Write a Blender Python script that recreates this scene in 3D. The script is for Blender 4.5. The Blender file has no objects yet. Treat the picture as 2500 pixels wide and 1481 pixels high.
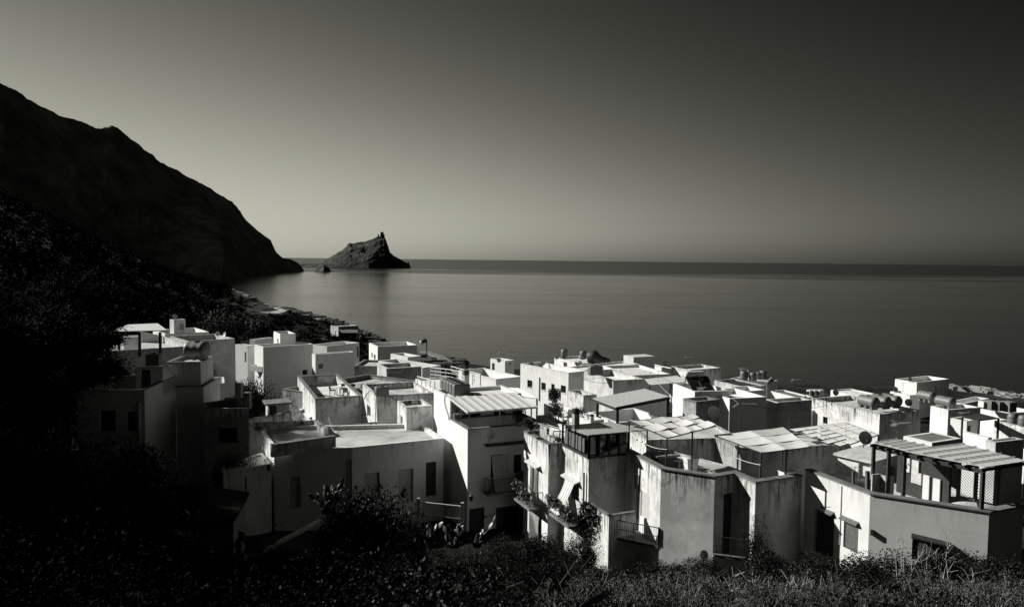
import bpy, math, random
import numpy as np
from mathutils import Vector, Matrix, noise
C = bpy.context.scene
COL = C.collection
R = math.radians
random.seed(11)
# ------------------------------------------------------------------ camera
CAM = Vector((0, 0, 30.0)); FPX = 1800.0
PITCH, ROLL = R(3.36), R(0.62)
_r0 = Vector((1, 0, 0)); FWD = Vector((0, math.cos(PITCH), -math.sin(PITCH))); _u0 = Vector((0, math.sin(PITCH), math.cos(PITCH)))
RGT = _r0 * math.cos(ROLL) + _u0 * math.sin(ROLL)
UPV = -_r0 * math.sin(ROLL) + _u0 * math.cos(ROLL)
cam = bpy.data.cameras.new('camera'); camo = bpy.data.objects.new('camera', cam); COL.objects.link(camo)
cam.sensor_width = 36; cam.lens = 36 * FPX / 2500; cam.clip_start = 0.1; cam.clip_end = 200000
_m = Matrix((RGT, UPV, -FWD)).transposed().to_4x4(); _m.translation = CAM
camo.matrix_world = _m
C.camera = camo
# ------------------------------------------------------------------ light
SUN_AZ, SUN_EL = 72.0, 28.0          # degrees left of the view axis, above the horizon
sdir = Vector((-math.sin(R(SUN_AZ)) * math.cos(R(SUN_EL)), math.cos(R(SUN_AZ)) * math.cos(R(SUN_EL)), math.sin(R(SUN_EL))))
sl = bpy.data.lights.new('sun', 'SUN'); sl.energy = 4.5; sl.angle = R(0.5); sl.color = (1, 0.995, 0.93)
so = bpy.data.objects.new('sun', sl); COL.objects.link(so); so.rotation_euler = sdir.to_track_quat('Z', 'Y').to_euler(); so.location = (-60, 20, 80)
w = bpy.data.worlds.new('World'); C.world = w; w.use_nodes = True
nt = w.node_tree; nt.nodes.clear()
def N(t, tree, **kw):
    n = tree.nodes.new(t)
    for k, v in kw.items(): setattr(n, k, v)
    return n
def math_node(tree, op, a, b=None, c=None, clamp=False):
    n = tree.nodes.new('ShaderNodeMath'); n.operation = op; n.use_clamp = clamp
    for i, x in enumerate((a, b, c)):
        if x is None: continue
        if isinstance(x, (int, float)): n.inputs[i].default_value = x
        else: tree.links.new(x, n.inputs[i])
    return n.outputs[0]
sky = N('ShaderNodeTexSky', nt, sky_type='NISHITA', sun_disc=False)
sky.sun_elevation = R(SUN_EL); sky.sun_rotation = R(-SUN_AZ); sky.air_density = 1.0; sky.dust_density = 2.0; sky.ozone_density = 1.0
sep = N('ShaderNodeSeparateColor', nt); nt.links.new(sky.outputs[0], sep.inputs[0])
# black and white film behind a red filter: the red channel only, printed on hard paper
tc = N('ShaderNodeTexCoord', nt); sx = N('ShaderNodeSeparateXYZ', nt); nt.links.new(tc.outputs['Generated'], sx.inputs[0])
M = lambda op, p, q=None: math_node(nt, op, p, q)
e = M('MULTIPLY', M('MINIMUM', sx.outputs[2], SKY_Z := 0.38), -5.56)
e = M('ADD', e, M('MULTIPLY', sx.outputs[0], -1.41))
e = M('ADD', e, M('MULTIPLY', M('MULTIPLY', sx.outputs[0], sx.outputs[0]), -2.28))
e = M('ADD', e, M('MULTIPLY', M('MINIMUM', sx.outputs[1], 0.0), 1.1))
v = M('MULTIPLY', M('MULTIPLY', sep.outputs[0], 1.51), M('EXPONENT', e))
v = M('DIVIDE', v, M('POWER', M('ADD', M('POWER', M('DIVIDE', v, 6.3), 2.0), 1.0), 0.5))
cmb = N('ShaderNodeCombineColor', nt)
nt.links.new(v, cmb.inputs[0]); nt.links.new(v, cmb.inputs[1]); nt.links.new(math_node(nt, 'MULTIPLY', v, 0.85), cmb.inputs[2])
bg = N('ShaderNodeBackground', nt); bg.inputs[1].default_value = 0.07; nt.links.new(cmb.outputs[0], bg.inputs[0])
wo = N('ShaderNodeOutputWorld', nt); nt.links.new(bg.outputs[0], wo.inputs[0])
C.view_settings.view_transform = 'Standard'; C.view_settings.look = 'None'; C.view_settings.exposure = 0.5; C.view_settings.gamma = 1
C.cycles.max_bounces = 6; C.cycles.diffuse_bounces = 3; C.cycles.glossy_bounces = 3; C.cycles.transparent_max_bounces = 8
# ------------------------------------------------------------------ geometry of the view: pixels of the 2500 px photograph to points
def ray(u, v):
    return FWD + RGT * ((u - 1250) / FPX) + UPV * ((740.5 - v) / FPX)
def D(uv, dep):
    r = ray(*uv); return CAM + r * (dep / r.y)
def W(uv, z):
    r = ray(*uv); return CAM + r * ((z - CAM.z) / r.z)
def proj(P):
    q = P - CAM; w_ = q.dot(FWD)
    return (1250 + FPX * q.dot(RGT) / w_, 740.5 - FPX * q.dot(UPV) / w_)
def r1(X, Y): return (150 + X / 3.898, 740 + Y / 3.898)
def r2(X, Y): return (550 + X / 4.113, 760 + Y / 4.113)
def r3(X, Y): return (1000 + X / 4.356, 840 + Y / 4.356)
def r4(X, Y): return (1400 + X / 4.488, 850 + Y / 4.488)
def r5(X, Y): return (1850 + X / 3.526, 880 + Y / 3.526)
def r6(X, Y): return (500 + X / 3.078, 1000 + Y / 3.078)
def r7(X, Y): return (1000 + X / 3.078, 1000 + Y / 3.078)
def r8(X, Y): return (1500 + X / 3.292, 1000 + Y / 3.292)
def r9(X, Y): return (1900 + X / 3.213, 1020 + Y / 3.213)
# ------------------------------------------------------------------ materials (greys only: the photograph is black and white)
MATS = {}
def new_mat(name):
    m = bpy.data.materials.new(name); m.use_nodes = True; t = m.node_tree; t.nodes.clear()
    o = t.nodes.new('ShaderNodeOutputMaterial'); p = t.nodes.new('ShaderNodeBsdfPrincipled'); t.links.new(p.outputs[0], o.inputs[0])
    MATS[name] = m; return m, t, p
def noise_n(t, vec, scale, detail=4, rough=.6, dist=0):
    n = t.nodes.new('ShaderNodeTexNoise'); n.inputs['Scale'].default_value = scale; n.inputs['Detail'].default_value = detail
    n.inputs['Roughness'].default_value = rough; n.inputs['Distortion'].default_value = dist
    if vec is not None: t.links.new(vec, n.inputs['Vector'])
    return n.outputs[0]
def mapping(t, vec, sc, loc=(0, 0, 0)):
    n = t.nodes.new('ShaderNodeMapping'); n.inputs['Scale'].default_value = sc; n.inputs['Location'].default_value = loc; t.links.new(vec, n.inputs[0]); return n.outputs[0]
def maprange(t, x, a, b, c, d, smooth=False):
    n = t.nodes.new('ShaderNodeMapRange'); n.interpolation_type = 'SMOOTHSTEP' if smooth else 'LINEAR'
    t.links.new(x, n.inputs[0])
    for i, q in enumerate((a, b, c, d)): n.inputs[i + 1].default_value = q
    return n.outputs[0]
def grey(t, val, sock):
    c = t.nodes.new('ShaderNodeCombineColor')
    for i in range(3): t.links.new(val, c.inputs[i])
    t.links.new(c.outputs[0], sock)
def bump(t, p, h, strength, dist):
    b = t.nodes.new('ShaderNodeBump'); b.inputs['Strength'].default_value = strength; b.inputs['Distance'].default_value = dist
    t.links.new(h, b.inputs['Height']); t.links.new(b.outputs[0], p.inputs['Normal']); return b
def plaster(name, base, stain=.5, blotch=.25, flake=0.0, reach=1.6, seed=0):
    m, t, p = new_mat(name); mu = lambda op, a, b=None: math_node(t, op, a, b)
    tc = t.nodes.new('ShaderNodeNewGeometry').outputs['Position']
    at = t.nodes.new('ShaderNodeAttribute'); at.attribute_name = 'dtop'; dtop = at.outputs['Fac']
    big = maprange(t, noise_n(t, mapping(t, tc, (.55, .55, .5), (seed * 7.3, 1, 2)), 1.0, 5, .62), .36, .68, 0, 1)
    streak = maprange(t, noise_n(t, mapping(t, tc, (4.6, 4.6, .38), (seed, 3, 1)), 1.0, 5, .7), .47, .62, 0, 1)
    reachn = maprange(t, noise_n(t, mapping(t, tc, (1.3, 1.3, .1), (5, seed, 1)), 1.0, 2), .3, .75, .15, reach)
    fade = math_node(t, 'SUBTRACT', 1.0, mu('DIVIDE', dtop, reachn), clamp=True)
    band = maprange(t, mu('ADD', dtop, mu('MULTIPLY', noise_n(t, mapping(t, tc, (3, 3, 1.5)), 1.0, 4), .35)), .16, .34, 1, 0, True)
    st = math_node(t, 'MULTIPLY', math_node(t, 'MAXIMUM', mu('MULTIPLY', streak, fade), mu('MULTIPLY', band, .5)), stain, clamp=True)
    val = mu('MULTIPLY', mu('SUBTRACT', 1.0, mu('MULTIPLY', big, blotch)), base)
    if flake:
        fl = maprange(t, noise_n(t, mapping(t, tc, (1.6, 1.6, 1.1), (seed, 9, 4)), 1.0, 7, .7, .6), .53, .57, 0, flake)
        fm = math_node(t, 'MULTIPLY', fl, maprange(t, dtop, .1, 3.0, 1, .25), clamp=True)
        val = mu('MULTIPLY', val, mu('SUBTRACT', 1.0, fm))
    fine = maprange(t, noise_n(t, tc, 9, 5, .7), .3, .7, .95, 1.05)
    val = mu('MULTIPLY', mu('MULTIPLY', val, fine), mu('SUBTRACT', 1.0, st))
    grey(t, val, p.inputs['Base Color']); p.inputs['Roughness'].default_value = .9; p.inputs['Specular IOR Level'].default_value = .2
    bump(t, p, noise_n(t, tc, 14, 6, .7), .10, .02)
    return m
def plain(name, val, rough=.6, var=.12, scale=4, metal=0, bumpd=0, spec=.4, tr=None):
    m, t, p = new_mat(name)
    ob = t.nodes.new('ShaderNodeTexCoord').outputs['Object']
    g = maprange(t, noise_n(t, ob, scale, 5, .65), .3, .7, val * (1 - var), val * (1 + var)); grey(t, g, p.inputs['Base Color'])
    p.inputs['Roughness'].default_value = rough; p.inputs['Metallic'].default_value = metal; p.inputs['Specular IOR Level'].default_value = spec
    if bumpd: bump(t, p, noise_n(t, ob, scale * 6, 5, .7), .5, bumpd)
    return m
white = plaster('plaster_white', .78, .40, .14, seed=1)
clean = plaster('plaster_clean', .76, .16, .08, seed=2)
greyp = plaster('plaster_grey', .62, .65, .38, .15, 2.0, seed=3)
olds = plaster('plaster_old_stained', .80, 1.0, .36, .38, 3.2, seed=4)
stonem = plaster('stone_wall', .55, .5, .3, .5, 2, seed=11)
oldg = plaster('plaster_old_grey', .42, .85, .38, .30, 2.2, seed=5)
conc = plaster('concrete_raw', .36, .7, .35, .3, 1.5, seed=6)
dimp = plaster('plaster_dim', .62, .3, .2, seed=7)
roofm = plaster('roof_screed', .60, 0, .45, .25, seed=8)
roofl = plaster('roof_pale', .78, 0, .25, seed=9)
cope = plain('coping_tile', .16, .8, .35, 3)
copel = plain('coping_pale', .55, .8, .25, 3)
dark = plain('dark_paint', .035, .5, .3, 5)
wood = plain('weathered_wood', .12, .75, .4, 7)
darkw = plain('dark_wood', .035, .6, .4, 7)
glass = plain('window_glass', .012, .08, .1, 2, spec=.5)
metald = plain('dark_metal', .06, .45, .2, 8)
metall = plain('white_metal', .72, .4, .08, 8)
cloth = plain('white_cloth', .72, .9, .07, 2)
clothg = plain('grey_cloth', .50, .95, .12, 2)
tarp = plain('awning_fabric', .66, .8, .06, 1.5)
plastic = plain('dark_plastic', .10, .45, .15, 3)
plasticl = plain('pale_plastic', .72, .4, .08, 3)
tankm = plain('grey_tank_plastic', .15, .5, .15, 3)
dishm = plain('dish_metal', .42, .45, .12, 3)
reed = plain('reed_mat', .50, .9, .35, 9)
rubber = plain('black_rubber', .02, .6, .2, 5)
terrac = plain('roof_tile', .19, .85, .45, 6)
rockm = plain('rock', .055, .95, .5, .35, bumpd=.3)
soil = plain('soil', .10, .95, .5, .6, bumpd=.05)
bark = plain('bark', .10, .9, .5, 5, bumpd=.03)
tarm = plain('tar_roof', .012, .95, .3, 3, spec=.03)
blockm = plain('concrete_block', .22, .9, .3, .8)
logm = plain('sunlit_log', .72, .8, .2, 3)  # bleached wood lightened further: sunlight is put into the log's colour
ledgem = plain('pale_ledge', .22, .95, .4, .5)
smooth = plaster('plaster_smooth', .70, .28, .16, seed=10)
weedm = plain('dry_stem', .22, .9, .3, 4)
twigm = plain('dry_twig', .075, .9, .4, 4)
paled = plain('bleached_wood', .42, .85, .3, 6)
# ------------------------------------------------------------------ mesh collector
def V3(p): return Vector(p) if not isinstance(p, Vector) else p
def chain_loc(o):
    v_ = Vector((0, 0, 0))
    while o is not None: v_ += o.location; o = o.parent
    return v_
class MB:
    def __init__(s): s.v = []; s.f = []; s.a = {}
    def vert(s, p, d=None):
        s.v.append(tuple(p));
        if d is not None: s.a[len(s.v) - 1] = d
        return len(s.v) - 1
    def face(s, pts, ds=None):
        b = len(s.v)
        for i, p in enumerate(pts): s.vert(p, None if ds is None else ds[i])
        s.f.append(tuple(range(b, b + len(pts)))); return s
    def hexa(s, b4, t4):
        b = len(s.v)
        for p in list(b4) + list(t4): s.v.append(tuple(p))
        for q in ((3, 2, 1, 0), (4, 5, 6, 7), (0, 1, 5, 4), (1, 2, 6, 5), (2, 3, 7, 6), (3, 0, 4, 7)): s.f.append(tuple(b + i for i in q))
        return s
    def box(s, c, sz, rz=0):
        c = V3(c); x, y, z = sz[0] / 2, sz[1] / 2, sz[2] / 2; cs, sn = math.cos(rz), math.sin(rz)
        P = [c + Vector((a * cs - b * sn, a * sn + b * cs, 0)) for a, b in ((-x, -y), (x, -y), (x, y), (-x, y))]
        return s.hexa([p - Vector((0, 0, z)) for p in P], [p + Vector((0, 0, z)) for p in P])
    def bar(s, p0, p1, w, h=None):
        p0, p1 = V3(p0), V3(p1); h = h or w; d = (p1 - p0)
        if d.length < 1e-6: return s
        d.normalize(); up = Vector((0, 0, 1)) if abs(d.z) < .95 else Vector((0, 1, 0))
        a = d.cross(up).normalized() * w / 2; b = a.cross(d).normalized() * h / 2
        return s.hexa([p0 - a - b, p0 + a - b, p1 + a - b, p1 - a - b], [p0 - a + b, p0 + a + b, p1 + a + b, p1 - a + b])
    def tube(s, pts, r, n=8, cap=True):
        pts = [V3(p) for p in pts]; rs = r if isinstance(r, (list, tuple)) else [r] * len(pts); b = len(s.v)
        prev = None
        for i, p in enumerate(pts):
            d = (pts[min(i + 1, len(pts) - 1)] - pts[max(i - 1, 0)]).normalized()
            up = prev if prev is not None else (Vector((0, 0, 1)) if abs(d.z) < .9 else Vector((1, 0, 0)))
            a = d.cross(up).normalized(); c = a.cross(d).normalized(); prev = c
            for k in range(n):
                t_ = 2 * math.pi * k / n; s.v.append(tuple(p + (a * math.cos(t_) + c * math.sin(t_)) * rs[i]))
        for i in range(len(pts) - 1):
            for k in range(n):
                q = b + i * n; s.f.append((q + k, q + (k + 1) % n, q + n + (k + 1) % n, q + n + k))
        if cap:
            s.f.append(tuple(b + k for k in range(n))[::-1]); e_ = b + (len(pts) - 1) * n; s.f.append(tuple(e_ + k for k in range(n)))
        return s
    def lathe(s, prof, n=16, M=None):
        b = len(s.v)
        for r_, z_ in prof:
            for k in range(n):
                t_ = 2 * math.pi * k / n; p = Vector((r_ * math.cos(t_), r_ * math.sin(t_), z_)); s.v.append(tuple(M @ p if M else p))
        for i in range(len(prof) - 1):
            for k in range(n):
                q = b + i * n; s.f.append((q + k, q + (k + 1) % n, q + n + (k + 1) % n, q + n + k))
        s.f.append(tuple(b + k for k in range(n))[::-1]); e_ = b + (len(prof) - 1) * n; s.f.append(tuple(e_ + k for k in range(n)))
        return s
    def prism(s, poly, z0, z1):
        n = len(poly); b = len(s.v)
        for z_ in (z0, z1):
            for p in poly: s.v.append((p[0], p[1], z_))
        for i in range(n): j = (i + 1) % n; s.f.append((b + i, b + j, b + n + j, b + n + i))
        s.f.append(tuple(b + i for i in range(n))[::-1]); s.f.append(tuple(b + n + i for i in range(n))); return s
    def sheet(s, rows, th=.02):
        """rows of points -> a thin solid sheet"""
        m, n = len(rows), len(rows[0]); b = len(s.v)
        for dz in (0, -th):
            for r_ in rows:
                for p in r_: s.v.append((p[0], p[1], p[2] + dz))
        o = m * n
        for i in range(m - 1):
            for j in range(n - 1):
                q = (b + i * n + j, b + i * n + j + 1, b + (i + 1) * n + j + 1, b + (i + 1) * n + j)
                s.f.append(q); s.f.append(tuple(k + o for k in q)[::-1])
        ring = [b + j for j in range(n)] + [b + i * n + n - 1 for i in range(1, m)] + [b + (m - 1) * n + j for j in range(n - 2, -1, -1)] + [b + i * n for i in range(m - 2, 0, -1)]
        for i in range(len(ring)): k = ring[(i + 1) % len(ring)]; s.f.append((ring[i], k, k + o, ring[i] + o))
        return s
    def build(s, name, mat, parent=None, smooth=False, origin=None):
        me = bpy.data.meshes.new(name)
        off = chain_loc(parent) if parent is not None else (V3(origin) if origin is not None else Vector((0, 0, 0)))
        vs = np.array(s.v, dtype=np.float64).reshape(-1, 3) - np.array(off)
        me.from_pydata([tuple(x) for x in vs], [], s.f)
        if s.a:
            at = me.attributes.new('dtop', 'FLOAT', 'POINT'); arr = np.full(len(s.v), 3.0, dtype=np.float32)
            for k, d in s.a.items(): arr[k] = d
            at.data.foreach_set('value', arr)
        me.materials.append(mat)
        if smooth: me.polygons.foreach_set('use_smooth', [True] * len(me.polygons))
        o = bpy.data.objects.new(name, me); COL.objects.link(o)
        if parent is not None: o.parent = parent
        elif origin is not None: o.location = off
        return o
def tag(o, label, cat, group=None):
    o['label'] = label; o['category'] = cat
    if group: o['group'] = group
    return o
def thing(name, label, cat, loc=(0, 0, 0), group=None, rz=0):
    o = bpy.data.objects.new(name, None); o.empty_display_size = .3; COL.objects.link(o); o.location = loc; o.rotation_euler = (0, 0, rz)
    return tag(o, label, cat, group)
KIDS = {}
def dup(o, loc, rz=0, label=None, scale=None):
    r_ = o.copy(); COL.objects.link(r_); r_.location = loc; r_.rotation_euler = (0, 0, rz)
    if label: r_['label'] = label
    if scale is not None: r_.scale = (scale,) * 3 if isinstance(scale, (int, float)) else scale
    for c_ in o.children:
        d_ = c_.copy(); COL.objects.link(d_); d_.parent = r_
        for g_ in c_.children:
            h_ = g_.copy(); COL.objects.link(h_); h_.parent = d_
    return r_
class Proto:
    """builds one of a kind on first use, copies it afterwards"""
    def __init__(s, maker): s.maker = maker; s.o = None
    def put(s, loc, label, rz=0, scale=None):
        if s.o is None:
            s.o = s.maker(); s.o['label'] = label; s.o.location = loc; s.o.rotation_euler = (0, 0, rz)
            if scale is not None: s.o.scale = (scale,) * 3 if isinstance(scale, (int, float)) else scale
            return s.o
        return dup(s.o, loc, rz, label, scale if scale is not None else 1)
# ------------------------------------------------------------------ buildings
def ang_of(B, Cc): return math.atan2(-(Cc.y - B.y), Cc.x - B.x)
def along(B, d, u):
    """distance t along d from B (at B's height) until the point projects to column u"""
    t_ = 0.0
    f = lambda q: proj(B + d * q)[0] - u
    t0, t1 = 0.0, 1.0; f0, f1 = f(t0), f(t1)
    for _ in range(30):
        if abs(f1 - f0) < 1e-9: break
        t2 = t1 - f1 * (t1 - t0) / (f1 - f0); t2 = max(-60, min(60, t2)); t0, f0, t1 = t1, f1, t2; f1 = f(t1)
        if abs(f1) < 1e-4: break
    return t1
def rect(Buv, dep, Cuv=None, u1=None, ang=None, u2=None, len1=None, len2=None):
    """footprint from the near top corner: front runs to C (or column u2), side runs away to column u1"""
    B = D(Buv, dep); z = B.z
    if ang is None: a = ang_of(B, W(Cuv, z))
    else: a = R(ang)
    d1 = Vector((math.sin(a), math.cos(a), 0)); d2 = Vector((math.cos(a), -math.sin(a), 0))
    l2 = len2 if len2 is not None else along(B, d2, Cuv[0] if u2 is None else u2)
    l1 = len1 if len1 is not None else along(B, d1, u1)
    return [B, B + d2 * l2, B + d2 * l2 + d1 * l1, B + d1 * l1], z
def inset(poly, t_):
    n = len(poly); A = sum(poly[i].x * poly[(i + 1) % n].y - poly[(i + 1) % n].x * poly[i].y for i in range(n)); sg = 1 if A > 0 else -1
    out = []
    for i in range(n):
        e0 = (poly[i] - poly[i - 1]); e1 = (poly[(i + 1) % n] - poly[i]); e0.z = e1.z = 0; e0.normalize(); e1.normalize()
        n0 = Vector((-e0.y, e0.x, 0)) * sg; n1 = Vector((-e1.y, e1.x, 0)) * sg; m_ = n0 + n1
        k = max(.35, m_.dot(n0)); out.append(poly[i] + m_ * (t_ / k))
    return out, sg
def wall_sz(p0, p1, uv):
    """photo pixel on the wall p0-p1 -> (distance along, height)"""
    e_ = (p1 - p0); e_.z = 0; L = e_.length; e_.normalize(); nn = Vector((-e_.y, e_.x, 0))
    r_ = ray(*uv); t_ = (p0 - CAM).dot(nn) / r_.dot(nn); P = CAM + r_ * t_
    return (P - p0).dot(e_), P.z
def obox(mb, p0, e_, n_, s0, s1, d0, d1, z0, z1):
    f = lambda s_, d_, z_: Vector((p0.x, p0.y, 0)) + e_ * s_ + n_ * d_ + Vector((0, 0, z_))
    mb.hexa([f(s0, d0, z0), f(s1, d0, z0), f(s1, d1, z0), f(s0, d1, z0)], [f(s0, d0, z1), f(s1, d0, z1), f(s1, d1, z1), f(s0, d1, z1)])
def opening_part(par, kind, p0, e_, n_, s0, s1, z0, z1, rd):
    w_, h_ = s1 - s0, z1 - z0
    if kind in ('win', 'winw'):
        fm = darkw if kind == 'win' else metall; fw = min(.07, w_ * .12)
        m = MB()
        for a, b, c, d in ((s0, s0 + fw, z0, z1), (s1 - fw, s1, z0, z1), (s0 + fw, s1 - fw, z0, z0 + fw), (s0 + fw, s1 - fw, z1 - fw, z1), ((s0 + s1) / 2 - fw * .4, (s0 + s1) / 2 + fw * .4, z0 + fw, z1 - fw)):
            obox(m, p0, e_, n_, a, b, rd * .55, rd * .9, c, d)
        o = m.build('window', fm, par); sl_ = MB(); obox(sl_, p0, e_, n_, s0 - .05, s1 + .05, -.07, rd * .5, z0 - .07, z0 - .003); sl_.build('sill', copel, o); g = MB(); obox(g, p0, e_, n_, s0 + .01, s1 - .01, rd * .92, rd * 1.1, z0 + .01, z1 - .01); g.build('pane', glass, o)
    elif kind == 'dark':
        g = MB(); obox(g, p0, e_, n_, s0 + .004, s1 - .004, rd * .9, rd * 1.1, z0 + .004, z1 - .004); g.build('window', glass, par)
    elif kind in ('door', 'doorl', 'doorg'):
        mt = {'door': darkw, 'doorl': metall, 'doorg': dimp}[kind]; m = MB()
        obox(m, p0, e_, n_, s0 + .004, s1 - .004, rd * .7, rd, z0 + .004, z1 - .004)
        for k in range(2):
            obox(m, p0, e_, n_, s0 + .12 * w_, s1 - .12 * w_, rd * .66, rd * .699, z0 + h_ * (.08 + .46 * k), z0 + h_ * (.46 + .46 * k))
        o = m.build('door', mt, par); k = MB(); obox(k, p0, e_, n_, s0 + .82 * w_, s0 + .86 * w_, rd * .45, rd * .69, z0 + h_ * .46, z0 + h_ * .5); k.build('handle', metald, o)
    elif kind in ('shut', 'blind'):
        mt = darkw if kind == 'shut' else clothg; m = MB(); fw = .06
        for a, b, c, d in ((s0, s0 + fw, z0, z1), (s1 - fw, s1, z0, z1), (s0 + fw, s1 - fw, z0, z0 + fw), (s0 + fw, s1 - fw, z1 - fw, z1)):
            obox(m, p0, e_, n_, a, b, rd * .2, rd * .5, c, d)
        o = m.build('shutter' if kind == 'shut' else 'roller_blind', mt, par)
        sl_ = MB(); q = max(6, int(h_ / .075))
        for k in range(q):
            a = z0 + fw + (h_ - 2 * fw) * k / q; b = a + (h_ - 2 * fw) / q * (.72 if kind == 'shut' else .9)
            obox(sl_, p0, e_, n_, s0 + fw, s1 - fw, rd * .27, rd * .45, a, b)
        sl_.build('slats', wood if kind == 'shut' else mt, o)
        g = MB(); obox(g, p0, e_, n_, s0 + .01, s1 - .01, rd * .75, rd, z0 + .01, z1 - .01); g.build('backing', dark, o)
def block(par, poly, z0, z1, mat, ph=.5, th=.22, ops=(), roof=None, name='wall', coping=None, rd=.2, tops=None, dt=0):
    """walls with real openings, a parapet and a roof deck. ops: (kind, edge, (u,v), (u,v)) photo pixels of opposite corners"""
    poly = [Vector((p.x, p.y, 0)) for p in poly]; n = len(poly); inn, sg = inset(poly, th)
    m = MB(); parts = []
    zt = lambda i: z1 if tops is None else tops[i % n]
    for i in range(n):
        p0, p1 = poly[i], poly[(i + 1) % n]; e_ = p1 - p0; L = e_.length
        if L < .02: continue
        e_.normalize(); nrm = Vector((-e_.y, e_.x, 0)) * sg
        hs = []
        for op in ops:
            if op[1] != i: continue
            a, za = wall_sz(p0, p1, op[2]); b, zb = wall_sz(p0, p1, op[3]); a, b = min(a, b), max(a, b); za, zb = min(za, zb), max(za, zb)
            a = max(.05, a); b = min(L - .05, b); za = max(z0 + .02, za); zb = min(z1 - .05, zb)
            if b - a < .08 or zb - za < .08: continue
            hs.append((a, b, za, zb)); parts.append((op[0], p0, e_, nrm, a, b, za, zb))
        ss = sorted({0, L, *[h[0] for h in hs], *[h[1] for h in hs]}); zs = sorted({z0, z1, *[h[2] for h in hs], *[h[3] for h in hs]})
        pt = lambda s_, z_, d_=0: (p0.x + e_.x * s_ + nrm.x * d_, p0.y + e_.y * s_ + nrm.y * d_, z_)
        top = lambda s_: zt(i) + (zt(i + 1) - zt(i)) * s_ / L
        for a, b in zip(ss, ss[1:]):
            for c, d in zip(zs, zs[1:]):
                if any(h[0] - 1e-6 <= a and b <= h[1] + 1e-6 and h[2] - 1e-6 <= c and d <= h[3] + 1e-6 for h in hs): continue
                da, db = (top(a), top(b)) if d == z1 else (d, d)
                m.face([pt(a, c), pt(b, c), pt(b, db), pt(a, da)], [z1 + dt - c, z1 + dt - c, z1 + dt - d, z1 + dt - d])
        for a, b, c, d in hs:
            for q in (((a, c), (b, c)), ((b, c), (b, d)), ((b, d), (a, d)), ((a, d), (a, c))):
                m.face([pt(*q[0]), pt(*q[1]), pt(q[1][0], q[1][1], rd), pt(q[0][0], q[0][1], rd)], [3] * 4)
    for i in range(n):                                     # parapet: top ring and inner face
        j = (i + 1) % n; A, B_, Ci, Di = poly[i], poly[j], inn[j], inn[i]; zi, zj = zt(i), zt(j)
        m.face([(A.x, A.y, zi), (B_.x, B_.y, zj), (Ci.x, Ci.y, zj), (Di.x, Di.y, zi)], [0.25] * 4)
        zd = z1 - ph - .02
        m.face([(Di.x, Di.y, zi), (Ci.x, Ci.y, zj), (Ci.x, Ci.y, zd), (Di.x, Di.y, zd)], [0, 0, ph, ph])
    w_ = m.build(name, mat, par)
    for pp in parts: opening_part(par, *pp, rd)
    if roof is not None:
        r_ = MB(); r_.face([(p.x, p.y, z1 - ph) for p in inn], [3] * n); r_.build('roof', roof, par)
    if coping is not None:
        o1, _ = inset(poly, -.04); o2, _ = inset(poly, th + .04); c = MB()
        for i in range(n):
            j = (i + 1) % n; b4 = [o1[i], o1[j], o2[j], o2[i]]; zz = [zt(i), zt(j), zt(j), zt(i)]
            c.hexa([(p.x, p.y, q + .004) for p, q in zip(b4, zz)], [(p.x, p.y, q + .06) for p, q in zip(b4, zz)])
        c.build('coping', coping, par)
    return w_
def house(label, poly, zb, cat='house', name='house', group=None):
    c_ = sum((Vector((p.x, p.y, 0)) for p in poly), Vector()) / len(poly)
    return thing(name, label, cat, (c_.x, c_.y, zb), group)
def struct(o): o['kind'] = 'structure'; return o
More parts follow.
